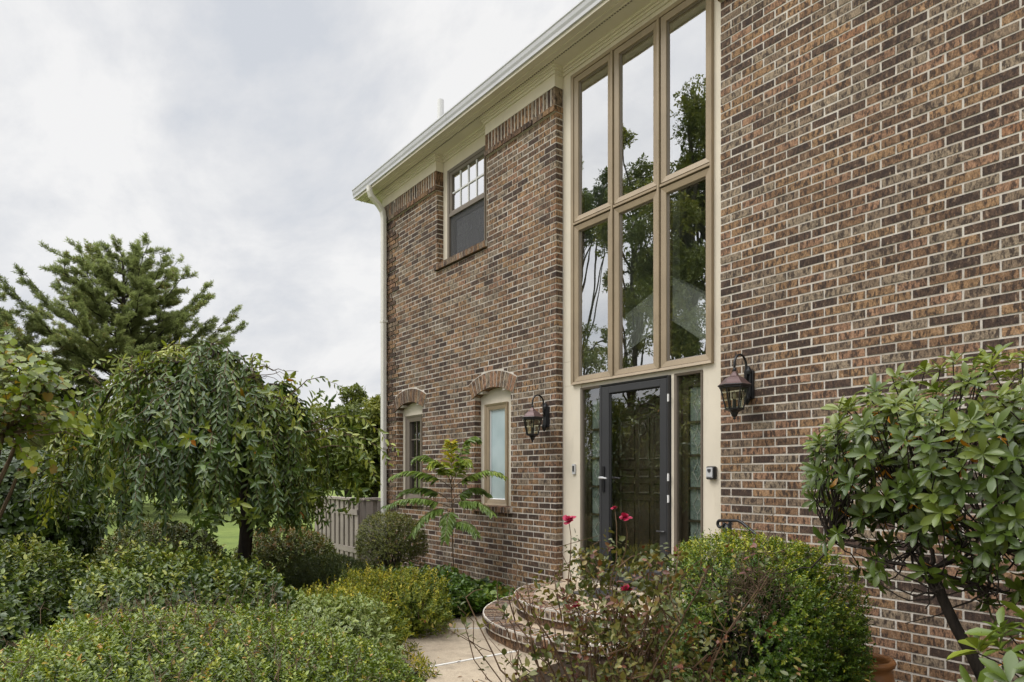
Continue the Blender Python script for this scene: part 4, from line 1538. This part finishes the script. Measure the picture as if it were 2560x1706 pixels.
arr = [shoots(rng, LB, LA, 5, .075, .033, .021, 1.0, tint=rng.beta(1.9, 1.7, len(LB)), tj=.15, lo=.1, hi=.6, jit=.35)]
# denser leafy top to the right of centre
ex = 380
sx = rng.normal(.06, .24, ex); dz = rng.normal(0, .20, ex)
P = np.array((-2.28, -2.60, 0)) + R_ * sx[:, None] + F_ * dz[:, None] + np.stack([np.zeros(ex), np.zeros(ex), rng.uniform(.50, 1.13, ex) - np.abs(sx - .05) * .35], 1)
arr.append(shoots(rng, P, unit(rng.normal(0, .6, (ex, 3)) + np.array((0, 0, .6))), 5, .075, .034, .022, 1.0, tint=rng.beta(1.9, 1.7, ex), tj=.15, lo=.1, hi=.6, jit=.35))
pl(leaf_mesh('foliage', arr, G['rose'], rose, 'hex'))


def bloom(pos, size, seed, droop=.3):
    rg = np.random.default_rng(seed)
    A0 = unit(np.array([[rg.normal(0, .3), rg.normal(0, .3) - .2, 1.0]]))
    arr = []
    for ring_, (nn, sp, lo_, ln) in enumerate([(5, .35, .9, .8), (6, .8, .6, .95), (7, 1.2, .12, 1.0)]):
        B = np.repeat(np.array([pos]), 1, 0)
        s_ = shoots(rg, B, A0, nn, .002, size * ln, size * .98, sp, lo=lo_, hi=lo_, jit=.14, tint=np.array([.5]), tj=.25)
        arr.append(s_)
    o = leaf_mesh('flower', arr, G['petal'], rose, 'long')
    pl(o)


for i, (u, v, Y, s) in enumerate([(1424, 1302, 3.2, .036), (1562, 1296, 3.25, .034), (1566, 1478, 3.1, .036), (1440, 1517, 3.15, .026), (1536, 1272, 3.3, .018), (1745, 1560, 3.2, .018)]):
    p = cdep(u, v, Y)
    bloom(p, s * .88, 70 + i)
    q = np.array((p[0] + rng.normal(0, .05), p[1] + rng.normal(0, .05), p[2] - .38))
    stem_mb = MB()
    stem_mb.tube(wiggle(bez(q, (p + q) / 2 + R_ * .03, p, 6), rng, .008), [.0035, .003, .003, .0025, .002, .002], 5)
    pl(stem_mb.build('flower_stem', M['cane'], rose))

# ------------------------------------------------------------------ rhododendrons
def rhodo(label, c, r, nwh, nl, ll, lw, seed, base, zcut=None, trunk=None, lump=.14):
    rng = np.random.default_rng(seed)
    t = thing('rhododendron', label, 'rhododendron', (base[0], base[1], 0))
    P, A, d = shell(rng, nwh * 5, c, r, 2.0, lump, .5, .1, .45, .8, (2, 6))
    low = np.clip((c[2] + .1 - P[:, 2]) / r[2], 0, 1)
    sel = rng.uniform(0, 1, len(P)) > low * .75
    P, A = P[sel], A[sel]
    k = rng.permutation(len(P))
    # keep whorls apart
    keep = []
    for i in k:
        if all(np.linalg.norm(P[i] - P[j]) > ll * .44 for j in keep): keep.append(i)
        if len(keep) >= nwh: break
    P, A = P[keep], A[keep]
    A = unit(A + np.array((0, 0, .15)) + unit(CAMP - P) * .35)
    tint = np.clip(rng.beta(2, 2, len(P)) * .6 + .35 * np.clip((P[:, 2] - c[2]) / r[2], 0, 1), 0, .9)
    arr = [shoots(rng, P, A, nl, .025, ll, lw, 1.0, lo=.05, hi=.75, jit=.15, tint=tint, tj=.06, t0=.0)]
    # drooping yellowed leaves under some whorls
    y = rng.choice(len(P), max(2, len(P) // 5), replace=False)
    arr.append(shoots(rng, P[y] - A[y] * .03, unit(A[y] * .15 + np.array((0, 0, -1.0))), 2, .01, ll * .85, lw, .55, tint=np.full(len(y), .985), tj=.012, lo=.5, hi=.6))
    pl(leaf_mesh('foliage', arr, G['rhodo'], t, 'long'))
    mb = MB()
    b = np.array(base)
    top = np.array(trunk if trunk is not None else (c[0], c[1], c[2] - r[2] * .7))
    tp = wiggle(bez(b, (b + top) / 2 + np.array((.06, -.03, 0)), top, 10), rng, .012)[1:]
    tp = [np.array(p) for p in tp]
    tp = [tp[0]] + [(tp[i - 1] + tp[i] + tp[i + 1]) / 3 for i in range(1, 8)] + [tp[8]]
    mb.tube(tp, list(np.linspace(.031, .021, 9)), 7)
    pl(mb.build('trunk', M['bark'], t, smooth=True))
    mb = MB()
    hubs = [top + rng.normal(0, 1, 3) * np.array(r) * np.array((.28, .22, .2)) + np.array((.10, .16, r[2] * rng.uniform(-.1, .4))) for _ in range(9)]
    for h in hubs:
        mb.tube(wiggle(bez(top, (top + h) / 2 + rng.normal(0, .04, 3), h, 6), rng, .012), list(np.linspace(.011, .006, 6)), 5)
    for p, a in zip(P, A):
        h = min(hubs, key=lambda q: np.linalg.norm(q - p))
        mid = (h + p) / 2 + rng.normal(0, .035, 3) - np.array((0, 0, .04))
        mb.tube(wiggle(bez(h, mid, p + a * .02, 7), rng, .010), list(np.linspace(.0042, .0026, 7)), 5, cap=False)
    for _ in range(36):
        h = hubs[rng.integers(9)]
        e = h + np.clip(rng.normal(0, 1, 3), -1.1, 1.1) * np.array(r) * .38
        mb.tube(wiggle(bez(h, (h + e) / 2 + rng.normal(0, .05, 3), e, 6), rng, .012), list(np.linspace(.006, .0025, 6)), 4, cap=False)
    pl(mb.build('branch', M['bark'], t))
    return t


rhodo('tall rhododendron with bare dark branches against the brick wall at the right edge', (-1.18, -1.34, 1.45), (.82, .53, .53), 540, 10, .072, .025, 81, (-1.03, -1.23, 0), trunk=(-1.34, -1.58, 1.06))
rhodo('low broad leaved rhododendron in the lower right corner below the tall one', (-.68, -2.02, .74), (.34, .30, .24), 40, 9, .098, .034, 82, (-.62, -1.9, 0), lump=.1)
shrub('red_leaved_plant', 'small dark red leaved seedling by the wall foot at the bottom edge', 'plant', (-1.35, -1.15, .30), (.16, .16, .16), G['redleaf'], 26, 6, .05, .04, .018, 83, stemn=8, core=0)

# ------------------------------------------------------------------ sapling with feathery fronds by the wall
rng = np.random.default_rng(91)
sap = thing('sapling', 'feathery leaved sapling growing against the brick between the arched windows', 'sapling', (-7.42, -.30, 0))
mb = MB()
top = cdep(1127, 1205, 8.30)
mb.tube(wiggle(bez((-7.42, -.30, 0), (-7.40, -.35, .7), top, 8), rng, .008), list(np.linspace(.008, .005, 8)), 7)
pl(mb.build('stem', M['twig'], sap))
arr = []
rach = MB()
fr = [(965, 1264, 8.0, .35), (978, 1192, 8.25, .5), (1035, 1150, 8.4, .55), (1126, 1105, 8.3, .97), (1196, 1100, 8.45, .4), (1260, 1190, 8.15, .6), (1232, 1282, 8.0, .35),
      (1030, 1335, 7.95, .3), (1112, 1350, 7.85, .4), (1192, 1335, 7.95, .3), (1075, 1165, 8.1, .8), (1172, 1160, 8.1, .75), (1000, 1235, 8.4, .4), (1222, 1235, 8.4, .4)]
for eu, ev, Yd, tn in fr:
    nv = np.clip(1240 + (ev - 1200) * .45 + rng.normal(0, 10), 1205, 1330)
    nd = cdep(1127 + rng.normal(0, 2), nv, 8.30)
    e = cdep(eu, ev, Yd); m = cdep(1127 + (eu - 1127) * .55, min(nv, ev) - (38 if abs(eu - 1127) > 30 else 0) + (0 if ev < nv else 10), (Yd + 8.3) / 2)
    for q in (e, m): q[1] = min(q[1], -.10)
    pts = wiggle(bez(nd, m, e, 12), rng, .004)
    rach.tube(pts, list(np.linspace(.005, .0015, 12)), 5, cap=False)
    fine = []
    for i in range(2, 12):
        for f in (0, .25, .5, .75):
            if i == 11 and f: continue
            fine.append((pts[i] * (1 - f) + pts[min(i + 1, 11)] * f, pts[min(i + 1, 11)] - pts[i - 1]))
    B = np.array([f[0] for f in fine]); T_ = unit(np.array([f[1] for f in fine]))
    Sd = unit(np.cross(T_, np.array([[0, 0, 1.]]) + rng.normal(0, .05, T_.shape)))
    for sgn in (-1, 1):
        D = unit(Sd * sgn * .55 + T_ * .45 + np.array((0, 0, -.62 + .35 * tn)) + rng.normal(0, .12, T_.shape))
        n = len(B)
        taper = np.linspace(1.0, .55, n)
        arr.append((B, D, np.tile(np.array([.5, -.6, .7]), (n, 1)) + rng.normal(0, .25, (n, 3)), .165 * taper, .042 * taper, np.clip(tn + rng.normal(0, .12, n), 0, 1)))
pl(leaf_mesh('foliage', arr, G['sumac'], sap, 'hex'))
pl(rach.build('leaf_stalk', M['twig'], sap))

# ------------------------------------------------------------------ weeping tree
rng = np.random.default_rng(101)
CT = np.array((-6.74, -3.06, 0.))
wp = thing('weeping_cherry', 'umbrella shaped weeping tree with drooping dark green leafy strands', 'tree', tuple(CT))
tr_ = MB()
tp = wiggle([CT + np.array((0, 0, z)) for z in (0, .35, .7, 1.1, 1.5, 1.85, 2.05)], rng, .018)
tr_.tube(tp, [.085, .068, .064, .062, .066, .075, .06], 10)
pl(tr_.build('trunk', M['bark'], wp, smooth=True))
limb = MB(); twg = MB()
LP, LD, LN, LL, LW, LT = [], [], [], [], [], []


def leaves_along(pts, sp, ln, outd, tint):
    pts = np.array(pts)
    seg = np.linalg.norm(np.diff(pts, axis=0), axis=1); cum = np.concatenate([[0], np.cumsum(seg)])
    m = max(3, int(cum[-1] / sp))
    for i, s in enumerate(np.linspace(.02, cum[-1], m)):
        p = np.array([np.interp(s, cum, pts[:, k]) for k in range(3)])
        p2 = np.array([np.interp(min(s + .03, cum[-1] + .001), cum, pts[:, k]) for k in range(3)])
        d = p2 - p
        if np.linalg.norm(d) < 1e-6: d = pts[-1] - pts[-2]
        d = d / (np.linalg.norm(d) + 1e-9)
        side = np.cross(d, np.array(outd)); side /= (np.linalg.norm(side) + 1e-9)
        sg = 1 if i % 2 else -1
        LP.append(p); LD.append(d * .55 + side * sg * .62 + np.array(outd) * .22 + np.array((0, 0, -.42)) + rng.normal(0, .28, 3))
        LN.append(np.array(outd) + np.array((0, 0, .55)) + rng.normal(0, .4, 3))
        f = rng.uniform(.7, 1.15)
        LL.append(ln * f); LW.append(ln * .36 * f); LT.append(np.clip(tint + rng.normal(0, .14), 0, .95) if rng.uniform() > .0006 else 1.0)


nlimb = 44
hubz = 2.0
for i in range(nlimb):
    az = 2 * PI * i / nlimb * 2.618 + rng.normal(0, .15)
    out = np.array((math.cos(az), math.sin(az), 0))
    lat = out.dot(R_)
    rad = rng.uniform(.6, 1.14) * (.78 if lat > .45 else 1)              # + : towards the right of the picture
    peak = rng.uniform(2.22, 2.60) - .38 * max(0, lat) - .08 * (rad - 1)
    if lat < -.2: peak += .10
    endz = rng.uniform(1.05, 1.55) if rad > 1.0 else rng.uniform(1.5, 1.9)
    n = 12
    pts = []
    for k in range(n):
        s = k / (n - 1)
        rr_ = rad * (1 - .36 * lat) * (1 - (1 - s) ** 1.6)
        z = hubz + (peak - hubz) * math.sin(min(1, s / .42) * PI / 2) if s < .42 else peak - (peak - endz) * ((s - .42) / .58) ** 1.7
        pts.append(CT + out * rr_ + np.array((0, 0, z)))
    pts = wiggle(pts, rng, .022)
    limb.tube(pts, list(np.linspace(.022, .004, n)), 5, cap=False)
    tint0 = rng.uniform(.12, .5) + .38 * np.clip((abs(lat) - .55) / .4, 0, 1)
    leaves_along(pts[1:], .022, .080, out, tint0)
    for j in range(20):
        q = pts[rng.integers(3, n)] + rng.normal(0, .01, 3)
        o2 = unit((out + rng.normal(0, .65, 3) * np.array((1, 1, 0)))[None])[0]
        dz = rng.uniform(.35, 1.05)
        zend = max(.98 + rng.uniform(0, .5) ** 1.4, q[2] - dz)
        outw = rng.uniform(.08, .46) * (1 - .55 * max(0, lat))
        e = np.array((q[0], q[1], 0)) + o2 * outw; e[2] = zend
        mid = q + o2 * outw * .8 + np.array((0, 0, rng.uniform(-.02, .2)))
        st = wiggle(bez(q, mid, e, 8), rng, .022)
        twg.tube(st, list(np.linspace(.004, .0015, 8)), 4, cap=False)
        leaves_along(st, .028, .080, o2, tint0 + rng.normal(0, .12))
# stray arching sprigs above and to the right of the crown
for (u0, v0), (u1, v1), (u2, v2), Y in [((720, 1000), (800, 905), (840, 975), 6.2), ((640, 960), (600, 860), (640, 900), 6.5), ((780, 1060), (900, 1000), (985, 1110), 6.0), ((760, 1080), (900, 1030), (945, 1190), 6.1), ((790, 1100), (930, 1060), (965, 1165), 6.0),
                                       ((300, 960), (330, 850), (260, 950), 6.2), ((420, 950), (390, 850), (380, 960), 6.1), ((250, 960), (190, 900), (150, 960), 6.2), ((330, 930), (300, 850), (310, 960), 6.0), ((800, 1120), (900, 1090), (930, 1240), 6.3), ((700, 1020), (760, 960), (790, 1060), 6.1)]:
    a, b, c_ = cdep(u0, v0, Y), cdep(u1, v1, Y), cdep(u2, v2, Y)
    for q in range(1 if u0 > 650 else 2):
        st = wiggle(bez(a, b + rng.normal(0, .05, 3), c_ + rng.normal(0, .06, 3), 10), rng, .012)
        twg.tube(st, list(np.linspace(.006, .0015, 10)), 4, cap=False)
        leaves_along(st[1:], .030, .075, -F_, rng.uniform(.55, .9))
# dead grey twigs over the crown top
for q in range(14):
    a = cdep(rng.uniform(480, 660), rng.uniform(900, 960), 6.3)
    b = a + R_ * rng.uniform(.0, .3) + np.array((0, 0, rng.uniform(.0, .12)))
    c_ = b + R_ * rng.uniform(.05, .3) + np.array((0, 0, rng.uniform(-.25, 0)))
    twg.tube(wiggle(bez(a, b, c_, 8), rng, .012), list(np.linspace(.006, .002, 8)), 4, cap=False)
# short leafy side shoots over the dome
P, A, d = shell(rng, 520, CT - R_ * .24 + np.array((0, 0, 1.55)), (1.14, 1.14, .93), 2.2, .18, .4, 1.1, -.35, .5)
lt = (P - CT) @ R_
k = P[:, 2] < 2.58 - .55 * np.clip(lt - .0, 0, 2)
P, A, d = P[k], A[k], d[k]
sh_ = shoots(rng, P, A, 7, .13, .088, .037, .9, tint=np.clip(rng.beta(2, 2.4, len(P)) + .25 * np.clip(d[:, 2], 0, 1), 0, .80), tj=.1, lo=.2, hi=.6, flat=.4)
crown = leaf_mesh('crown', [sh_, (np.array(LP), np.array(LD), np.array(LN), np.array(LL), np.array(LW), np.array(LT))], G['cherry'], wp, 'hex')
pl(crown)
pl(limb.build('limb', M['bark'], wp)); pl(twg.build('hanging_twig', M['twig'], wp))

# ------------------------------------------------------------------ broad leaved small tree at the left edge
rng = np.random.default_rng(111)
ht = thing('heart_leaved_tree', 'small open tree with heart shaped yellow green leaves at the left edge', 'tree', (-6.75, -5.35, 0))
tw = MB(); arrP, arrA, arrT = [], [], []
hb = np.array((-6.75, -5.35, 0.))
hubs = [cdep(u, v, Y) for u, v, Y in ((-40, 1150, 5.2), (20, 1080, 5.0), (60, 1180, 5.3), (-80, 1000, 5.1), (90, 1000, 5.2))]
for h in hubs:
    tw.tube(wiggle(bez(hb + rng.normal(0, .05, 3) * np.array((1, 1, 0)), (hb + h) / 2 + np.array((0, 0, .15)), h, 9), rng, .02), list(np.linspace(.026, .011, 9)), 6, cap=False)
for i in range(105):
    u = rng.uniform(-140, 235); vtop = 850 + max(0, u - 60) * 1.0 + rng.normal(0, 10)
    v = vtop + (1215 - vtop) * rng.beta(1.0, 1.5)
    if u > 150 and v > 1130: continue
    p = cdep(u, v, rng.uniform(4.6, 5.5))
    h = min(hubs, key=lambda q: np.linalg.norm(q - p))
    st = wiggle(bez(h, (h + p) / 2 + np.array((0, 0, rng.uniform(-.02, .12))), p, 8), rng, .014)
    tw.tube(st, list(np.linspace(.007, .002, 8)), 4, cap=False)
    for j in range(2, 8):
        arrP.append(st[j]); arrA.append(unit((p - h + np.array((0, 0, .2)))[None])[0])
P = np.array(arrP); A = np.array(arrA)
pl(leaf_mesh('crown', [shoots(rng, P, A, 2, .05, .066, .058, 1.1, tj=.2, lo=.0, hi=.3, jit=.4, flat=.6)], G['heart'], ht, 'heart'))
pl(tw.build('branch', M['twig'], ht))

# ivy covered dark mass behind it
shrub('ivy_hedge', 'large dark ivy covered hedge at the far left behind the heart leaved tree', 'hedge', (-9.75, -4.95, .78), (1.45, .95, .90), G['dark'], 6500, 7, .09, .060, .045, 121, expo=2.8, lump=.10, thick=.2, up=.0, topbright=.3, stemn=0, lo=-.2, hi=.2, flat=-.3)

# ------------------------------------------------------------------ pines
def pine(label, base, hgt, seed, rmax, lean=0, hb=.1, ntuft=1.0, group=None):
    rng = np.random.default_rng(seed)
    b = np.array(base, float)
    t = thing('pine_tree', label, 'pine', base, 0, group)
    mb = MB()
    mb.tube(wiggle([b + np.array((0, 0, z)) for z in np.linspace(0, hgt, 10)], rng, .05), list(np.linspace(.22, .03, 10)), 8)
    pl(mb.build('trunk', M['bark'], t, smooth=True))
    br = MB(); TP, TA, TT = [], [], []
    z = hgt * hb
    while z < hgt - .3:
        f = (z / hgt)
        prof = rmax * min(1, (1 - f) * 1.75) ** .8 * (1 if f > .3 else .75 + .8 * f)
        nb = rng.integers(5, 8)
        a0 = rng.uniform(0, 2 * PI)
        for k in range(nb):
            az = a0 + 2 * PI * k / nb + rng.normal(0, .25)
            out = np.array((math.cos(az), math.sin(az), 0))
            L_ = prof * rng.uniform(.62, 1.18) + .3
            rise = (.22 + .60 * f) * L_ * rng.uniform(.6, 1.4)
            p0 = b + np.array((0, 0, z)); p2 = p0 + out * L_ + np.array((0, 0, rise))
            pts = wiggle(bez(p0, p0 + out * L_ * .6 + np.array((0, 0, rise * .15)), p2, 9), rng, .05)
            br.tube(pts, list(np.linspace(.05 * (1 - f) + .015, .008, 9)), 4, cap=False)
            tn = rng.uniform(.25, .75)
            ns = int(8 + 15 * L_ / 3)
            for j in range(ns):
                s = .16 + .84 * (j + rng.uniform()) / ns
                i0 = min(7, int(s * 8)); fr_ = s * 8 - i0
                q = pts[i0] * (1 - fr_) + pts[i0 + 1] * fr_
                side = np.cross(out, (0, 0, 1)) * rng.choice((-1, 1))
                l2 = rng.uniform(.25, .75) * (1.1 - .5 * s) * min(1.2, L_ / 2)
                e = q + (out * .75 + side * rng.uniform(.2, 1) + np.array((0, 0, rng.uniform(.1, .6)))) * l2
                br.tube([q, (q + e) / 2 + rng.normal(0, .02, 3), e], [.012, .008, .004], 3, cap=False)
                for w in np.linspace(.25, 1, max(4, int(l2 / .028 * ntuft))):
                    TP.append(q + (e - q) * w + rng.normal(0, .035, 3)); TA.append(unit(((e - q) * .8 + np.array((0, 0, .25)) + rng.normal(0, .12, 3))[None])[0]); TT.append(np.clip(tn + rng.normal(0, .14) + (.22 if w > .9 and rng.uniform() < .3 else 0), 0, 1))
        z += rng.uniform(.30, .48)
    for w in np.linspace(0, 1.0, 12):
        TP.append(b + np.array((0, 0, hgt - 1.0 + w))); TA.append(np.array((0, 0, 1.))); TT.append(.6)
    TP, TA, TT = np.array(TP), np.array(TA), np.array(TT)
    pl(leaf_mesh('crown', [shoots(rng, TP, TA, 12, .09, .115, .010, .8, tint=TT, tj=.08, lo=.5, hi=1.0)], G['pine'], t, 'fold'))
    pl(br.build('branch', M['bark'], t))
    return t


pine('tall pale green pine standing behind the weeping tree', (-28.5, -1.45, 0), 9.6, 131, 3.75)
pine('second pine cut off by the left edge of the picture', (-27.0, -6.9, 0), 7.4, 132, 3.4)


# ------------------------------------------------------------------ leafy trees
def tree(name, label, base, hgt, cr, seed, mat, leafs, ll, trunk_r=.18, crown0=.3, lumpsn=26, cat='tree', bark='bark', hang=0.0, sub=None, group=None, ragged=.25, lrs=(.22, .42)):
    rng = np.random.default_rng(seed)
    b = np.array(base, float)
    t = thing(name, label, cat, base, 0, group)
    mb = MB()
    tp = wiggle([b + np.array((0, 0, z)) for z in np.linspace(0, hgt * .8, 8)], rng, cr * .03)
    mb.tube(tp, list(np.linspace(trunk_r, trunk_r * .25, 8)), 8)
    pl(mb.build('trunk', M[bark], t, smooth=True))
    br = MB()
    P, A, T = [], [], []
    zc = hgt * (crown0 + 1) / 2; rz = hgt * (1 - crown0) / 2
    for i in range(lumpsn):
        d = unit(rng.normal(0, 1, 3)[None])[0]
        rr_ = rng.uniform(.45, .95)
        c = b + np.array((d[0] * cr * rr_, d[1] * cr * rr_, zc + d[2] * rz * rr_ * .95))
        lr = cr * rng.uniform(*lrs)
        s = tp[rng.integers(2, 7)]
        st = wiggle(bez(s, (s + c) / 2 + np.array((0, 0, .2)), c, 7), rng, cr * .03)
        br.tube(st, list(np.linspace(trunk_r * .35, trunk_r * .08, 7)), 5, cap=False)
        for _ in range(6):
            e = c + rng.normal(0, .6, 3) * lr
            br.tube(wiggle([c, (c + e) / 2, e], rng, lr * .08), [trunk_r * .08, trunk_r * .05, trunk_r * .02], 4, cap=False)
        m = leafs // lumpsn
        dd = unit(rng.normal(0, 1, (m, 3)))
        f = lumps(rng, 6, ragged * 2, (2, 6))
        rad = lr * (1 + f(dd)) * rng.uniform(.35, 1, m) ** .6
        P.append(c + dd * rad[:, None] * np.array((1, 1, .8)) - np.array((0, 0, 1)) * (rng.uniform(0, 1, m) ** 2 * hang)[:, None])
        A.append(unit(dd + rng.normal(0, .5, (m, 3)) + np.array((0, 0, .3 - hang))))
        T.append(np.clip(rng.uniform(.2, .8) + rng.normal(0, .12, m), 0, 1))
    P, A, T = np.concatenate(P), np.concatenate(A), np.concatenate(T)
    pl(leaf_mesh('crown', [shoots(rng, P, A, 4, ll * .8, ll, ll * .5, 1.0, tint=T, tj=.1)], mat, t, 'fold'))
    pl(br.build('branch', M[bark], t))
    return t


def at(u, Y, z=0):
    p = cdep(u, 1188, Y); return (float(p[0]), float(p[1]), z)


tree('leafy_tree', 'dark green leafy tree rising right beside the downspout behind the fence', at(935, 27), 5.2, 1.5, 201, G['treepale'], 7000, .16, crown0=.12)
tree('leafy_tree', 'leafy tree behind the drooping right edge of the weeping tree', at(870, 31), 5.6, 1.7, 202, G['treepale'], 7000, .17, crown0=.12)
tree('leafy_tree', 'low dark tree beyond the lawn just right of the weeping tree trunk', at(720, 40), 3.6, 3.4, 203, G['tree'], 7000, .2, crown0=.05)
tree('leafy_tree', 'low dark tree beyond the lawn just left of the weeping tree trunk', at(480, 36), 4.2, 3.2, 204, G['tree'], 7000, .2, crown0=.05)
tree('leafy_tree', 'dark tree under the tall pine at the back of the garden', at(250, 30), 4.4, 2.8, 205, G['tree'], 6000, .18, crown0=.05)
# distant wood that closes the horizon
rng = np.random.default_rng(210)
n = 16000
an = rng.uniform(math.radians(100), math.radians(205), n)
rd = rng.uniform(68, 80, n)
hh = 3.6 + 1.6 * np.sin(an * 23) + 1.2 * np.sin(an * 51 + 1)
P = np.stack([rd * np.cos(an), rd * np.sin(an), hh * rng.uniform(0, 1, n) ** .8], 1)
A = unit(rng.normal(0, .6, (n, 3)) + np.array((0, 0, .6)))
fw = leaf_mesh('far_woods', [shoots(rng, P, A, 5, .4, .55, .35, 1.0, tj=.2)], G['wood'], None, 'fold', 'stuff')
tag(fw, 'distant dark green woods beyond the lawn', 'woods')

# trees across the front garden, seen mirrored in the tall entry window
tree('tall_tree', 'tall feathery tree mirrored dark in the right panes of the entry window', (-13.5, -11.5, 0), 14.0, 1.8, 301, G['treepale'], 12000, .12, lrs=(.16, .34), trunk_r=.20, crown0=.22, lumpsn=56, hang=.5, ragged=.4)
tree('tall_tree', 'airy pale green tree mirrored in the middle panes of the entry window', (-16.9, -12.8, 0), 15.2, 1.4, 302, G['treepale'], 5000, .12, lrs=(.16, .32), trunk_r=.16, crown0=.22, lumpsn=30, hang=.4, ragged=.4)
tree('tall_tree', 'brownish green tree top mirrored in the upper left pane of the entry window', (-21.6, -14.5, 0), 15.0, 1.7, 303, G['tree'], 3600, .13, lrs=(.16, .32), trunk_r=.13, crown0=.76, lumpsn=14, hang=.2, ragged=.4)
tree('tall_tree', 'sparse small tree mirrored in the lower left pane of the entry window', (-21.2, -14.0, 0), 8.6, 1.5, 305, G['treepale'], 1300, .12, lrs=(.14, .28), trunk_r=.10, crown0=.5, lumpsn=16, hang=.2, ragged=.4)
tree('leafy_tree', 'dense low tree mirrored in the storm door glass', (-12.5, -8.6, 0), 4.4, 2.2, 304, G['treepale'], 4500, .12, trunk_r=.10, crown0=.15, lumpsn=22)
